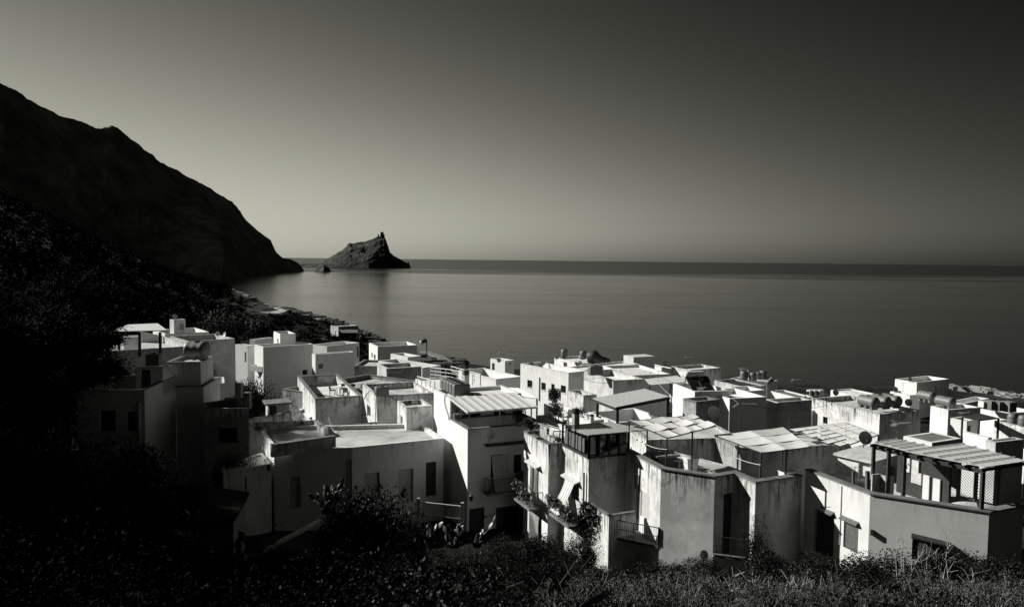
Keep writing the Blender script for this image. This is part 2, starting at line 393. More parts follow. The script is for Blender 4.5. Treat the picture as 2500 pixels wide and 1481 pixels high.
# ------------------------------------------------------------------ ground
NEAR = [(-400, 250), (-200, 150), (-80, 75), (-30, 41), (-12, 31.5), (0, 28.3), (4, 27.4), (9, 25.0), (15, 22.4), (22, 19.4), (30, 16.2), (38, 13.4), (46, 12.2)]
NEARL = [(-400, 250), (-200, 150), (-80, 75), (-30, 41), (-12, 31.5), (0, 28.3), (4, 27.4), (9, 25.2), (15, 22.8), (22, 20.4), (30, 18.2), (38, 15.4), (46, 13.6)]
KEYS = {
 -2500: [(-400, 260), (-200, 160), (-80, 85), (-30, 52), (-12, 40), (0, 34), (4, 33), (9, 34), (15, 40), (22, 51), (30, 61), (38, 68), (46, 74), (60, 80), (80, 86), (110, 92), (200, 110), (300, 120), (420, 130), (600, 90), (900, -8)],  # ridge out of view at left, raised to shade the foreground
 -1000: [(-400, 250), (-200, 150), (-80, 75), (-30, 42), (-12, 33), (0, 29), (4, 28.2), (9, 29), (15, 34), (22, 41), (30, 47), (38, 49), (46, 49), (60, 47), (80, 46), (110, 48), (200, 70), (300, 95), (420, 112), (600, 80), (900, -8)],  # same unseen ridge, its heights raised to keep sun off the near slope
 -450: NEARL[:-4] + [(22, 21.5), (30, 21), (38, 19.5), (46, 19), (60, 17), (80, 19), (110, 24), (200, 48), (300, 74), (420, 96), (600, 70), (900, -8)],
 0: NEARL + [(60, 13.6), (80, 14), (110, 16), (200, 30), (300, 48), (420, 64), (600, 40), (900, -8)],
 200: NEARL + [(60, 12.5), (80, 12), (110, 12), (200, 20), (300, 32), (420, 43), (600, 26), (900, -8)],
 400: NEAR + [(60, 11.5), (80, 10), (110, 8.5), (200, 10), (300, 15), (450, 21), (650, 8), (900, -8)],
 530: NEAR + [(60, 11), (80, 9.5), (110, 8), (200, 7), (300, 7.5), (450, 8.5), (700, 4), (900, -8)],
 640: NEAR + [(60, 10.8), (80, 9.2), (110, 7.4), (200, 5.6), (300, 5), (400, 3.2), (480, .3), (600, -8)],
 730: NEAR + [(60, 10.8), (80, 9.2), (110, 7.2), (200, 4.8), (300, 3.6), (360, 2.2), (400, .3), (520, -8)],
 830: NEAR + [(60, 10.8), (80, 9.2), (110, 7.0), (200, 4), (260, 2.6), (300, 1.8), (335, .2), (430, -8)],
 900: NEAR + [(60, 10.8), (80, 9.0), (110, 6.6), (180, 4), (225, 2.4), (255, 1.5), (277, .2), (360, -8)],
 1000: NEAR + [(60, 10.8), (80, 9.0), (110, 6.2), (150, 4), (190, 2.4), (215, 1.4), (230, .2), (300, -8)],
 1120: NEAR + [(60, 10.8), (80, 9.0), (110, 6.0), (150, 3.2), (180, 2), (198, 1.2), (212, .2), (270, -8)],
 1400: NEAR + [(60, 10.6), (80, 8.6), (110, 5.4), (140, 3), (165, 1.9), (182, 1.2), (195, .2), (250, -8)],
 1900: NEAR + [(60, 10.4), (80, 8.2), (110, 4.8), (135, 2.8), (155, 1.8), (172, 1.2), (184, .2), (240, -8)],
 2500: NEAR + [(60, 10.2), (80, 7.8), (110, 4.2), (130, 2.6), (148, 1.7), (162, 1.1), (172, .2), (230, -8)],
 5000: NEAR + [(60, 10.0), (80, 7.6), (110, 4.0), (130, 2.6), (148, 1.7), (162, 1.1), (172, .2), (230, -8)]}
_ku = sorted(KEYS)
def g0(u, y):
    if u <= _ku[0]: u = _ku[0] + .001
    if u >= _ku[-1]: u = _ku[-1] - .001
    i = max(k for k in range(len(_ku) - 1) if _ku[k] <= u); a, b = _ku[i], _ku[i + 1]; t_ = (u - a) / (b - a)
    A, B_ = KEYS[a], KEYS[b]
    pr = [(p[0] * (1 - t_) + q[0] * t_, p[1] * (1 - t_) + q[1] * t_) for p, q in zip(A, B_)]
    if y <= pr[0][0]: return pr[0][1]
    for (y0, z0), (y1, z1) in zip(pr, pr[1:]):
        if y <= y1: return z0 + (z1 - z0) * (y - y0) / (y1 - y0)
    return pr[-1][1]
def gz(x, y):
    s_ = x / max(abs(y), 8.0); z = g0(1250 + 1800 * s_, y)
    amp = .12 if y < 60 else min(2.5, .12 + (y - 60) * .006)
    if z < 12 and y > 60: amp = min(amp, .5)
    return z + amp * noise.fractal(Vector((x, y, 3)) * (.25 if y < 60 else .045), .8, 2.1, 5)
def ground_hit(uv, lift=0, y0=4, y1=900):
    r_ = ray(*uv); y = y0
    while y < y1:
        P = CAM + r_ * (y / r_.y)
        if P.z < gz(P.x, P.y) + lift: return P
        y += max(.15, y * .006)
    return CAM + r_ * (y1 / r_.y)
ys = [-400, -300, -200, -140, -80, -50, -30, -20, -12, -6, -2, 0, 2, 4] + [4 * 1.055 ** k for k in range(1, 102)]
us = [-2500 + 60 * k for k in range(125)]
m = MB(); nu = len(us)
for y in ys:
    for u in us:
        x = (u - 1250) / 1800 * max(abs(y), 8.0); m.v.append((x, y, gz(x, y)))
for i in range(len(ys) - 1):
    for j in range(nu - 1): q = i * nu + j; m.f.append((q, q + 1, q + nu + 1, q + nu))
gm, t, p = new_mat('ground'); pos = t.nodes.new('ShaderNodeNewGeometry').outputs['Position']
n1 = maprange(t, noise_n(t, pos, .06, 7, .65), .50, .70, .010, .055); n2 = maprange(t, noise_n(t, pos, 1.5, 6, .7), .3, .7, .6, 1.4)
grey(t, math_node(t, 'MULTIPLY', n1, n2), p.inputs['Base Color']); p.inputs['Roughness'].default_value = 1; p.inputs['Specular IOR Level'].default_value = .1
bump(t, p, noise_n(t, pos, 1.2, 6, .7), .6, .25)
struct(m.build('ground', gm, smooth=True))
# ------------------------------------------------------------------ sea
wm, t, p = new_mat('sea_water'); pos = t.nodes.new('ShaderNodeNewGeometry').outputs['Position']; sp = t.nodes.new('ShaderNodeSeparateXYZ'); t.links.new(pos, sp.inputs[0])
far = maprange(t, math_node(t, 'ADD', sp.outputs[1], maprange(t, noise_n(t, mapping(t, pos, (.0012, .004, 1)), 1, 3), .3, .7, -500, 500)), 1250, 2100, 0, 1, True)
wind = maprange(t, noise_n(t, mapping(t, pos, (.004, .012, 1)), 1, 4, .6), .42, .66, 0, 1, True)
p.inputs['Base Color'].default_value = (.006, .0062, .006, 1); p.inputs['IOR'].default_value = 1.33; p.inputs['Specular IOR Level'].default_value = .5
rough = math_node(t, 'ADD', math_node(t, 'MULTIPLY', far, .17), math_node(t, 'ADD', .11, math_node(t, 'MULTIPLY', wind, .02))); t.links.new(rough, p.inputs['Roughness'])
h = math_node(t, 'ADD', noise_n(t, mapping(t, pos, (.12, .42, 1)), 1, 5, .65), math_node(t, 'MULTIPLY', noise_n(t, mapping(t, pos, (.014, .05, 1)), 1, 4, .6), .9))
b = bump(t, p, h, 1.0, .35)
bs = math_node(t, 'ADD', .36, math_node(t, 'MULTIPLY', wind, .1)); t.links.new(bs, b.inputs['Strength'])
m = MB(); E = 160000
m.face([(-E, -200, 0), (E, -200, 0), (E, E, 0), (-E, E, 0)]); struct(m.build('sea', wm))
# ------------------------------------------------------------------ mountain, rocky islet
def lerp_pts(P, u):
    if u <= P[0][0]: return P[0][1]
    for (a, va), (b, vb) in zip(P, P[1:]):
        if u <= b: return va + (vb - va) * (u - a) / (b - a)
    return P[-1][1]
def ridge(name, prof, dep, base, mat, cols, rows=36, amp=.06, back=1.25, power=.8, ns=.004, smooth=False, zb=-4, rr=.006):
    """silhouette columns: near foot, ridge and far foot of a real hill"""
    u0, u1 = prof[0][0], prof[-1][0]; m = MB(); nr = rows + rows // 2
    for k in range(cols + 1):
        u = u0 + (u1 - u0) * k / cols; v_ = lerp_pts(prof, u); yr = lerp_pts(dep, u); Rg = D((u, v_), yr); yb = min(lerp_pts(base, u), yr - 4); zr = max(Rg.z, .5)
        s_ = Rg.x / yr
        for i in range(nr):
            if i < rows: t_ = i / (rows - 1); y = yb + (yr - yb) * t_; z = zb + (zr - zb) * (t_ ** power)
            else: q = (i - rows + 1) / (nr - rows); y = yr + yr * (back - 1) * q; z = zr + (-6 - zr) * q; t_ = 1 - q
            P = Vector((s_ * y, y, z)); w_ = noise.fractal(P * ns, .85, 2.1, 7); w2 = noise.ridged_multi_fractal(P * ns * 2.2, .9, 2.1, 5, 1, 2) - 1
            fade = math.sin(math.pi * min(1, max(0, t_))) if i < rows else math.sin(math.pi * t_) * .5
            P.z += zr * amp * (w_ * 1.6 + w2 * .9) * fade + (zr * rr * (noise.fractal(P * ns * 9, .8, 2.1, 6) + .6 * w_) if i == rows - 1 else 0)
            P.y += fade * zr * amp * 2.2 * w_
            m.v.append(tuple(P))
    for k in range(cols):
        for i in range(nr - 1): q = k * nr + i; m.f.append((q, q + nr, q + nr + 1, q + 1))
    return struct(m.build(name, mat, smooth=smooth))
mm, t, p = new_mat('mountain_scrub'); pos = t.nodes.new('ShaderNodeNewGeometry').outputs['Position']
a = maprange(t, noise_n(t, pos, .011, 8, .68), .40, .66, .20, .48); b_ = maprange(t, noise_n(t, mapping(t, pos, (.05, .05, .012)), 1, 6, .7), .35, .7, .6, 1.5)
grey(t, math_node(t, 'MULTIPLY', a, b_), p.inputs['Base Color']); p.inputs['Roughness'].default_value = 1; p.inputs['Specular IOR Level'].default_value = .05
bump(t, p, noise_n(t, pos, .05, 7, .7), .9, 8)
PROF = [(-900, -60), (-400, 60), (-150, 140), (0, 203), (54, 232), (113, 268), (146, 282), (180, 291), (205, 300), (234, 309), (258, 309), (274, 304), (285, 311), (318, 337), (347, 360), (370, 377), (393, 396), (452, 427), (492, 446), (527, 469), (567, 492), (586, 515), (601, 538), (624, 559), (661, 586), (674, 615), (691, 630), (708, 632), (726, 640), (738, 652), (743, 665)]
ridge('mountain', PROF, [(-900, 800), (0, 1080), (300, 1220), (567, 1440), (691, 1580), (743, 1640)], [(-900, 640), (0, 900), (300, 1030), (430, 1030), (540, 970), (600, 1150), (640, 1330), (690, 1500), (743, 1620)], mm, 420, 60, .05, 1.3, .95, .0047, rr=.014)
rm, t, p = new_mat('island_rock'); pos = t.nodes.new('ShaderNodeNewGeometry').outputs['Position']
a = maprange(t, noise_n(t, mapping(t, pos, (.03, .03, .02)), 1, 8, .7), .38, .70, .02, .12)
grey(t, a, p.inputs['Base Color']); p.inputs['Roughness'].default_value = 1; p.inputs['Specular IOR Level'].default_value = .05
bump(t, p, noise_n(t, pos, .09, 7, .7), .9, 5)
IS = [(726, 644.5), (779, 643), (800, 632), (814, 623), (836, 610), (846, 600), (852, 593), (856, 592.5), (860, 595), (874, 591), (889, 590), (906, 584), (918, 579.5), (926, 577.5), (939, 577.5), (944, 590), (949, 605), (952, 616), (961, 624), (975, 631), (986, 638), (994, 642), (998, 639), (1000, 645), (1003, 652)]
ridge('rock_island', IS, [(726, 2440), (1003, 2440)], [(726, 2400), (779, 2330), (900, 2290), (960, 2330), (1003, 2410)], rm, 220, 40, .08, 1.07, .75, .012, zb=-1.5, rr=.02)
SK = [(759, 664), (768, 660), (776, 655), (785, 650), (790, 646), (795, 649), (804, 653), (807, 661), (815, 662.5), (836, 664.5)]
ridge('sea_rock', SK, [(761, 1630), (834, 1630)], [(761, 1622), (790, 1600), (834, 1624)], rm, 60, 14, .12, 1.02, .6, .05, zb=-.6)
cas = thing('castle', 'small square stone castle ruin crowning the tip of the rocky island', 'castle', D((933, 578), 2440))
m = MB(); c0 = D((933, 573), 2440); m.box((c0.x, c0.y, c0.z - 1), (9, 9, 18)); m.box((c0.x + .8, c0.y + .5, c0.z - 6), (12.5, 12, 14)); m.box((c0.x - 2.5, c0.y, c0.z + 8.5), (3.5, 8.8, 1.2)); m.box((c0.x + 3, c0.y, c0.z + 8.3), (2, 8.8, .9)); m.build('tower', rockm, cas)
m = MB(); c0 = D((922.5, 577), 2440); m.box((c0.x + 2, c0.y, c0.z - 1), (3, 8, 16)); m.box((c0.x - 3, c0.y, c0.z - 4), (2, 8, 6)); m.build('watch_turret', rockm, cas)
# ------------------------------------------------------------------ leaves
def foliage_mat(name, lo, hi, rough=.45, spec=.4, trans=.0):
    m, t, p = new_mat(name); at = t.nodes.new('ShaderNodeAttribute'); at.attribute_name = 'rnd'
    grey(t, maprange(t, at.outputs['Fac'], 0, 1, lo, hi), p.inputs['Base Color']); p.inputs['Roughness'].default_value = rough; p.inputs['Specular IOR Level'].default_value = spec
    return m
leafd = foliage_mat('leaf_dark', .005, .020, .5, .2); leafm = foliage_mat('leaf_scrub', .004, .018, .55, .12); leafsh = foliage_mat('leaf_shaded', .003, .008, .8, .015); leafw = foliage_mat('leaf_woodland', .002, .008, .9, .01); dry = foliage_mat('dry_flower', .045, .15, .8, .1); needle = foliage_mat('pine_needle', .002, .007, .8, .03)
def leaf_mesh(name, cen, size, mat, parent=None, aspect=.45, origin=None, nrm=None, seed=0, link=True, tone=None):
    """many small leaf shaped faces, one mesh; cen (N,3) world points, size (N,)"""
    rg = np.random.default_rng(seed); N_ = len(cen); cen = np.asarray(cen, float)
    if parent is not None: cen = cen - np.array(chain_loc(parent))
    elif origin is not None: cen = cen - np.array(origin)
    a = rg.normal(size=(N_, 3)); a /= np.linalg.norm(a, axis=1)[:, None]; b = rg.normal(size=(N_, 3))
    if nrm is not None: b = b + nrm
    b = np.cross(a, b); b /= np.linalg.norm(b, axis=1)[:, None] + 1e-9
    size = np.broadcast_to(np.asarray(size, float), (N_,))[:, None]
    c_ = np.cross(a, b)
    q = np.stack([cen - a * size * .5, cen + b * size * .5 * aspect + c_ * size * .06, cen + a * size * .5, cen - b * size * .5 * aspect + c_ * size * .06], 1).reshape(-1, 3)
    me = bpy.data.meshes.new(name); me.vertices.add(4 * N_); me.loops.add(4 * N_); me.polygons.add(N_)
    me.vertices.foreach_set('co', q.ravel()); me.loops.foreach_set('vertex_index', np.arange(4 * N_, dtype=np.int32)); me.polygons.foreach_set('loop_start', np.arange(0, 4 * N_, 4, dtype=np.int32))
    me.update(calc_edges=True)
    at = me.attributes.new('rnd', 'FLOAT', 'POINT'); at.data.foreach_set('value', np.repeat(rg.random(N_) ** 1.5 if tone is None else np.clip(tone * (.45 + .8 * rg.random(N_)), 0, 1), 4).astype(np.float32))
    me.materials.append(mat)
    if not link: return me
    o = bpy.data.objects.new(name, me); COL.objects.link(o)
    if parent is not None: o.parent = parent
    elif origin is not None: o.location = V3(origin)
    return o
def blob_pts(rg, n, rad, lumps=7, fill=.35, flat=1.0):
    """points spread through a lumpy crown: several sub-clumps with gaps between"""
    L = rg.normal(size=(lumps, 3)); L /= np.linalg.norm(L, axis=1)[:, None]; L[:, 2] = np.abs(L[:, 2]) * flat - .15; L *= (.45 + .35 * rg.random((lumps, 1)))
    rr = .28 + .28 * rg.random(lumps); k = rg.integers(0, lumps, n)
    d = rg.normal(size=(n, 3)); d /= np.linalg.norm(d, axis=1)[:, None]
    P = L[k] + d * (rr[k] * (1 - fill * rg.random(n) ** 2))[:, None]
    return P * np.array(rad)
# ------------------------------------------------------------------ woodland on the spur and scrub on the shore
rg = np.random.default_rng(5); pts = []; sz = []
tries = 0; n_t = 0
while n_t < 2600 and tries < 20000:
    tries += 1
    u = rg.uniform(-250, 700); y = rg.uniform(112, 640) if u < 560 else rg.uniform(130, 430); x = (u - 1250) / 1800 * y; z = g0(u, y)
    if z < 2.2: continue
    pu, pv = proj(Vector((x, y, z)))
    if 596 < pu < 710 and 730 < pv < 776: continue
    dens = noise.noise(Vector((x, y, 0)) * .02)
    if u > 560 and dens < .05 - (y > 200) * .02: continue
    h_ = rg.uniform(2.5, 6.5) * (1 if u < 560 else .5) * (.5 if y < 140 and u > 300 else 1)
    if u > 150 and y < 125: continue
    n_ = 70; q = blob_pts(rg, n_, (h_ * .62, h_ * .62, h_ * .55), 6)
    pts.append(q + np.array([x, y, gz(x, y) + h_ * .3])); sz.append(np.full(n_, h_ * .16) * (.7 + .6 * rg.random(n_))); n_t += 1
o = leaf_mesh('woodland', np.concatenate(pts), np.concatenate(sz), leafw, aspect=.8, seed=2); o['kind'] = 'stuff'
P = []; S_ = []
for _ in range(2600):
    u = rg.uniform(555, 1010); y = rg.uniform(118, 470); x = (u - 1250) / 1800 * y; z = gz(x, y)
    if z < .9: continue
    pu, pv = proj(Vector((x, y, z)))
    if (600 < pu < 705 and 736 < pv < 772 or 560 < pu < 640 and pv < 728) and rg.random() < .85: continue
    if z < 2.2 and rg.random() < .55: continue
    h_ = rg.uniform(.5, 1.8) * (1.25 if y > 200 else 1); q = blob_pts(rg, 34, (h_ * 1.1, h_ * 1.1, h_ * .5), 4); P.append(q + np.array([x, y, z + h_ * .15])); S_.append(np.full(34, h_ * .32) * (.6 + .7 * rg.random(34)))
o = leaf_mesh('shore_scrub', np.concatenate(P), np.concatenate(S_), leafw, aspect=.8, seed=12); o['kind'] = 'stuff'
# shore boulders, two rough masses that nobody could count
m = MB()
for k in range(700):
    u = rg.uniform(690, 1130); s_ = (u - 1250) / 1800
    yb = lerp_pts([(640, 480), (730, 400), (830, 335), (900, 277), (1000, 230), (1120, 212)], u) + rg.uniform(-28, 5); r_ = rg.uniform(.5, 2.6)
    c_ = Vector((s_ * yb, yb, max(-.3, gz(s_ * yb, yb)))); b0 = len(m.v)
    for dz in (-.5, .45):
        for q in range(6): a_ = q * math.pi / 3 + rg.uniform(-.4, .4); rr = r_ * rg.uniform(.6, 1.1) * (1 if dz < 0 else .7); m.v.append((c_.x + rr * math.cos(a_) * 1.5, c_.y + rr * math.sin(a_), c_.z + dz * r_))
    for q in range(6): m.f.append((b0 + q, b0 + (q + 1) % 6, b0 + 6 + (q + 1) % 6, b0 + 6 + q))
    m.f.append(tuple(b0 + 6 + q for q in range(6)))
o = m.build('shore_rocks', rockm); o['kind'] = 'stuff'
m = MB()
for k in range(170):
    u = rg.uniform(560, 900); s_ = (u - 1250) / 1800; yb = lerp_pts([(560, 700), (640, 478), (730, 398), (830, 333), (900, 275)], u) - rg.uniform(1, 30); r_ = rg.uniform(.8, 3.2); z = gz(s_ * yb, yb)
    if z < .1: continue
    c_ = Vector((s_ * yb, yb, z + .15)); b0 = len(m.v)
    for dz in (-.8, .25):
        for q in range(7): a_ = q * math.pi / 3.5 + rg.uniform(-.35, .35); rr = r_ * rg.uniform(.5, 1.1) * (1 if dz < 0 else .8); m.v.append((c_.x + rr * math.cos(a_) * 1.3, c_.y + rr * math.sin(a_) * 1.6, c_.z + dz))
    for q in range(7): m.f.append((b0 + q, b0 + (q + 1) % 7, b0 + 7 + (q + 1) % 7, b0 + 7 + q))
    m.f.append(tuple(b0 + 7 + q for q in range(7)))
o = m.build('shore_ledges', ledgem); o['kind'] = 'stuff'
pathm = plain('pale_track', .42, .95, .2, .4)
def ribbon(name, px, w_, z_off=.12):
    P = [ground_hit(p_, 0, 120) for p_ in px]; rows = []
    for i in range(len(P)):
        d_ = (P[min(i + 1, len(P) - 1)] - P[max(i - 1, 0)]); d_.z = 0; d_.normalize(); n_ = Vector((-d_.y, d_.x, 0)) * w_ / 2
        rows.append([Vector((q.x, q.y, gz(q.x, q.y) + z_off)) for q in (P[i] - n_, P[i], P[i] + n_)])
    m = MB(); m.sheet(rows, .3); return struct(m.build(name, pathm))
ribbon('path', [(622, 741), (640, 744), (655, 750), (680, 752), (688, 758), (670, 764), (645, 765)], 5)
ribbon('path', [(575, 690), (590, 697), (600, 712), (622, 722)], 6)
# ------------------------------------------------------------------ the village
H = {}
def d12(poly):
    """unit vectors along front (0->1) and side (0->3)"""
    return (poly[1] - poly[0]).normalized(), (poly[3] - poly[0]).normalized()
def flat(pts, z): return [Vector((p.x, p.y, z)) for p in pts]
def mk(key, label, zb, B, dep, C_=None, u1=None, mat=None, ph=.6, roof=None, ops=(), coping=None, ang=None, u2=None, len1=None, len2=None, th=.22, name='house'):
    poly, z = rect(B, dep, C_, u1, ang, u2, len1, len2)
    h = house(label, poly, zb, name=name)
    block(h, poly, zb, z, mat or white, ph, th, ops, roof or roofm, coping=coping)
    H[key] = dict(o=h, poly=poly, z=z, d=d12(poly)); return h
def add(key, B, dep, C_=None, u1=None, zb=None, mat=None, ph=.3, roof=None, ops=(), coping=None, ang=None, u2=None, len1=None, len2=None, name='stair_block', th=.18, tag_=None):
    poly, z = rect(B, dep, C_, u1, ang, u2, len1, len2)
    block(H[key]['o'], poly, zb, z, mat or white, ph, th, ops, roof or roofm, name=name, coping=coping)
    if tag_: H[tag_] = dict(o=H[key]['o'], poly=poly, z=z, d=d12(poly))
    return poly, z
# --- far left group -------------------------------------------------
mk('gable', 'long pale house at far left with a white sail roof over its terrace', 8, r1(430, 455), 100, r1(1250, 405), r1(190, 0)[0], greyp, 1.0, ops=[('dark', 3, r1(215, 510), r1(240, 600)), ('dark', 3, r1(275, 505), r1(298, 590)), ('dark', 3, r1(330, 540), r1(352, 620))])
g = H['gable']; zt = g['z']; P0 = g['poly'][0]; f_, s_ = g['d']
def stepped(par, A, B_, z0, z1, n_, th=.3, mat=white):
    """stepped gable wall climbing from A to B"""
    m = MB(); d_ = (B_ - A); L = d_.length; d_.normalize(); q = Vector((-d_.y, d_.x, 0)) * th
    for k in range(n_):
        a, b = A + d_ * L * k / n_, A + d_ * L * (k + 1) / n_; zz = z0 + (z1 - z0) * (k + 1) / n_
        m.prism([a, b, b + q, a + q], z0 - 1.2, zz)
    m.build('stepped_wall', mat, par)
dg = 103
a, b = W(r1(378, 395), zt), W(r1(470, 392), zt); stepped(g['o'], a, b, zt, D(r1(470, 300), b.y).z, 8)
a, b = W(r1(930, 330), zt - .2), W(r1(745, 330), zt - .2); a2 = D(r1(960, 330), b.y + 1); b2 = D(r1(750, 330), b.y + 1); stepped(g['o'], a2, b2, zt, D(r1(750, 275), b.y).z, 8)
m = MB(); aw = [D(r1(470, 268), 101), D(r1(1005, 255), 103.5), D(r1(915, 190), 108), D(r1(632, 202), 106)]
m.sheet([[aw[0] + (aw[1] - aw[0]) * t_ for t_ in (0, .33, .66, 1)], [aw[3] + (aw[2] - aw[3]) * t_ for t_ in (0, .33, .66, 1)]], .12)
aw_o = tag(m.build('sail_roof', tarp, origin=(aw[0].x, aw[0].y, zt - 1)), 'white sloping sail roof on dark posts above the far left terrace', 'awning')
m = MB()
for X, dd in ((545, 101.5), (742, 102.3), (938, 103)): p_ = D(r1(X, 275), dd); m.bar((p_.x, p_.y, zt - 1), (p_.x, p_.y, p_.z), .28)
m.build('post', dark, aw_o)
add('gable', r1(590, 320), 104, r1(728, 318), r1(580, 0)[0], zt - 1, white, .1, ang=None, len1=2, name='kiosk')
mk('blank', 'wide windowless pale house with two dishes on its parapet', 6, r1(1205, 362), 112, r1(1650, 335), r1(1035, 0)[0], greyp, 1.0, th=.25)
mk('blankback', 'flat roofed house behind the windowless house, carrying a white stair tower', 7, r1(985, 292), 132, r1(1405, 272), r1(870, 0)[0], white, 1.0)
add('blankback', r1(1070, 158), 133, r1(1180, 152), r1(1030, 0)[0], H['blankback']['z'] - 1, white, .2, ops=[('dark', 0, r1(1122, 195), r1(1165, 255)), ('dark', 3, r1(1038, 165), r1(1044, 250))])
# --- the L shaped house with the balcony ----------------------------
mk('ell', 'large pale house with a recessed balcony and a square stair tower', 6, r2(380, 357), 104, r2(880, 325), r2(292, 0)[0], clean, .9, ops=[('dark', 0, r2(776, 588), r2(826, 632))], th=.25)
ze = H['ell']['z']
add('ell', r2(222, 345), 107.5, r2(292, 338), r2(100, 0)[0], 6, clean, .9, name='wing', ops=[('dark', 3, r2(192, 405), r2(212, 510))])
add('ell', r2(905, 432), 103, r2(1290, 405), r2(870, 0)[0], 6, clean, .9, name='wing', ops=[('dark', 0, r2(934, 528), r2(982, 572))])
add('ell', r2(1020, 350), 120, r2(1345, 312), r2(860, 0)[0], 6, clean, 1.0, name='wing', ops=[('dark', 0, r2(1322, 350), r2(1338, 458))])
add('ell', r2(550, 228), 109, r2(705, 222), r2(485, 0)[0], ze - .9, clean, .5, ops=[('doorg', 3, r2(520, 268), r2(540, 345))])
add('ell', r2(300, 285), 124, r2(480, 262), r2(245, 0)[0], 6, clean, .8, name='wing')
m = MB(); bp = [D(r2(245, 550), 105.5), D(r2(368, 545), 104.2)]
e_ = (bp[1] - bp[0]); e_.z = 0; L = e_.length; e_.normalize(); n_ = Vector((-e_.y, e_.x, 0))
zb0 = D(r2(300, 600), 105).z; zb1 = D(r2(300, 545), 105).z
obox(m, bp[0], e_, n_, 0, L, 0, .1, zb0, zb1); obox(m, bp[0], e_, n_, 0, .1, .1, 1.3, zb0, zb1); obox(m, bp[0], e_, n_, .1, L, .1, 1.3, zb0, zb0 + .15)
m.build('balcony', clean, H['ell']['o'])
# --- by the shore ---------------------------------------------------
mk('stone', 'small rough stone house with a lean-to porch, alone by the shore', .3, r2(1135, 152), 250, None, r2(1057, 0)[0], stonem, .3, ang=-40, u2=r2(1335, 0)[0], ops=[('dark', 3, r2(1103, 195), r2(1112, 235)), ('dark', 0, r2(1160, 215), r2(1320, 268))])
m = MB(); a, b, c, d = D(r2(1145, 182), 249.6), D(r2(1325, 182), 250.4), D(r2(1335, 212), 248), D(r2(1180, 214), 247)
m.sheet([[a, b], [d, c]], .15); m.build('porch_roof', conc, H['stone']['o'])
mk('shorehouse', 'white house with two arched windows nearest the water', 3, r2(1530, 352), 150, r2(1928, 346), r2(1443, 0)[0], clean, 1.2, ang=-25, u2=r2(1928, 0)[0], ops=[('dark', 3, r2(1468, 412), r2(1480, 468)), ('dark', 3, r2(1493, 428), r2(1509, 487))], th=.3)
mk('kiosk', 'little white cube house with a corner porch beside the shore house', 5, r2(1832, 458), 122, r2(1966, 446), r2(1660, 0)[0], clean, .35, ops=[('doorl', 3, r2(1695, 480), r2(1732, 530))], th=.3)
mk('bigwhite', 'grey rendered house with a lit doorway on its left side', 7, r2(1620, 577), 86, r2(1970, 557), r2(1525, 0)[0], greyp, .8, ops=[('doorg', 3, r2(1570, 640), r2(1606, 752))], th=.25, coping=copel)
mk('lowwhite', 'low pale house with a sunlit empty roof terrace behind the cube house', 6, r2(1978, 566), 93, r2(2165, 541), None, clean, 1.4, len1=9, th=.25)
mk('darkshed', 'dark unplastered building squeezed behind the grey rendered house', 7, r2(1295, 545), 98, r2(1530, 548), None, oldg, .3, len1=6)
# --- dark group, lower left ----------------------------------------
B0 = r1(790, 830); Pd, zd = rect(B0, 52, None, 428, -7, 187)
h0 = house('tall shaded house at left, windows in front and a cistern on top', Pd, 11); H['dark'] = dict(o=h0, poly=Pd, z=zd, d=d12(Pd))
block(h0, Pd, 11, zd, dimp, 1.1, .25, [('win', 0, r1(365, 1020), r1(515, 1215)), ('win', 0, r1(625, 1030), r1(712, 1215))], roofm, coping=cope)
d1 = (Pd[3] - Pd[0]).normalized(); d2 = Vector((d1.y, -d1.x, 0)); t1 = along(Pd[0], d1, 397.6); Bt = Pd[0] + d1 * t1; zt = D((397.6, 895.2), Bt.y).z; Bt.z = zt
tl = (Pd[3] - Bt); tl.z = 0
wl = along(Bt, d2, 330.9)
zs_ = D((428, 916), (Bt + tl).y).z
block(h0, [Bt, Bt + d2 * wl, Bt + d2 * wl + tl, Bt + tl], zd - 1.1, zt, dimp, .3, .2, [('door', 0, r1(755, 632), r1(850, 805))], roofm, name='stair_block', tops=[zt, zt, zs_, zs_])
Bu = Bt + tl; Bu.z = D((428, 945), Bu.y).z; w2 = along(Bu, d2, 496); off = Vector((0, 0, 0))
block(h0, [Bu + d2 * .02, Bu + d2 * w2, Bu + d2 * w2 + d1 * 5, Bu + d2 * .02 + d1 * 5], 11, Bu.z, dimp, .3, .2, (), roofm, name='rear_wing', coping=cope)
zu = D((460, 886), Bu.y + .2).z; Bv = Bu + d1 * .35 - d2 * .8
w3 = along(Bv, d2, 490.5)
block(h0, [Bv, Bv + d2 * w3, Bv + d2 * w3 + d1 * 3.6, Bv + d1 * 3.6], Bu.z - .3, zu, dimp, .2, .2, (), roofm, name='cistern_room', coping=cope)
H['dark'].update(Bt=Bt, zt=zt, zu=zu, Bv=Bv, d1=d1, d2=d2)
zq = D(r1(1785, 997), 57).z
pq = [W(r1(1785, 997), zq), W(r1(1352, 1004), zq), W(r1(1352, 945), zq), W(r1(1692, 895), zq)]
h = house('grey stained low house in shade with one square window', pq, 11); H['shade2'] = dict(o=h, poly=pq, z=zq, d=d12(pq))
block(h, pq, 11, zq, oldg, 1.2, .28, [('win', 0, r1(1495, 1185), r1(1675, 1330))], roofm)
for X, Y in ((1770, 890), (1690, 845)): m = MB(); p_ = D(r1(X, Y + 60), 57.5 if X > 1700 else 62); m.box((p_.x, p_.y, zq + .5), (.5, .5, 1.3)); m.build('parapet_pillar', oldg, h)
mk('litback', 'small white house with a stubby chimney glimpsed behind the shaded cistern house', 9, r1(1552, 758), 72, None, None, white, 1.0, ang=-22, u2=None, len2=-6, len1=4, ops=[])
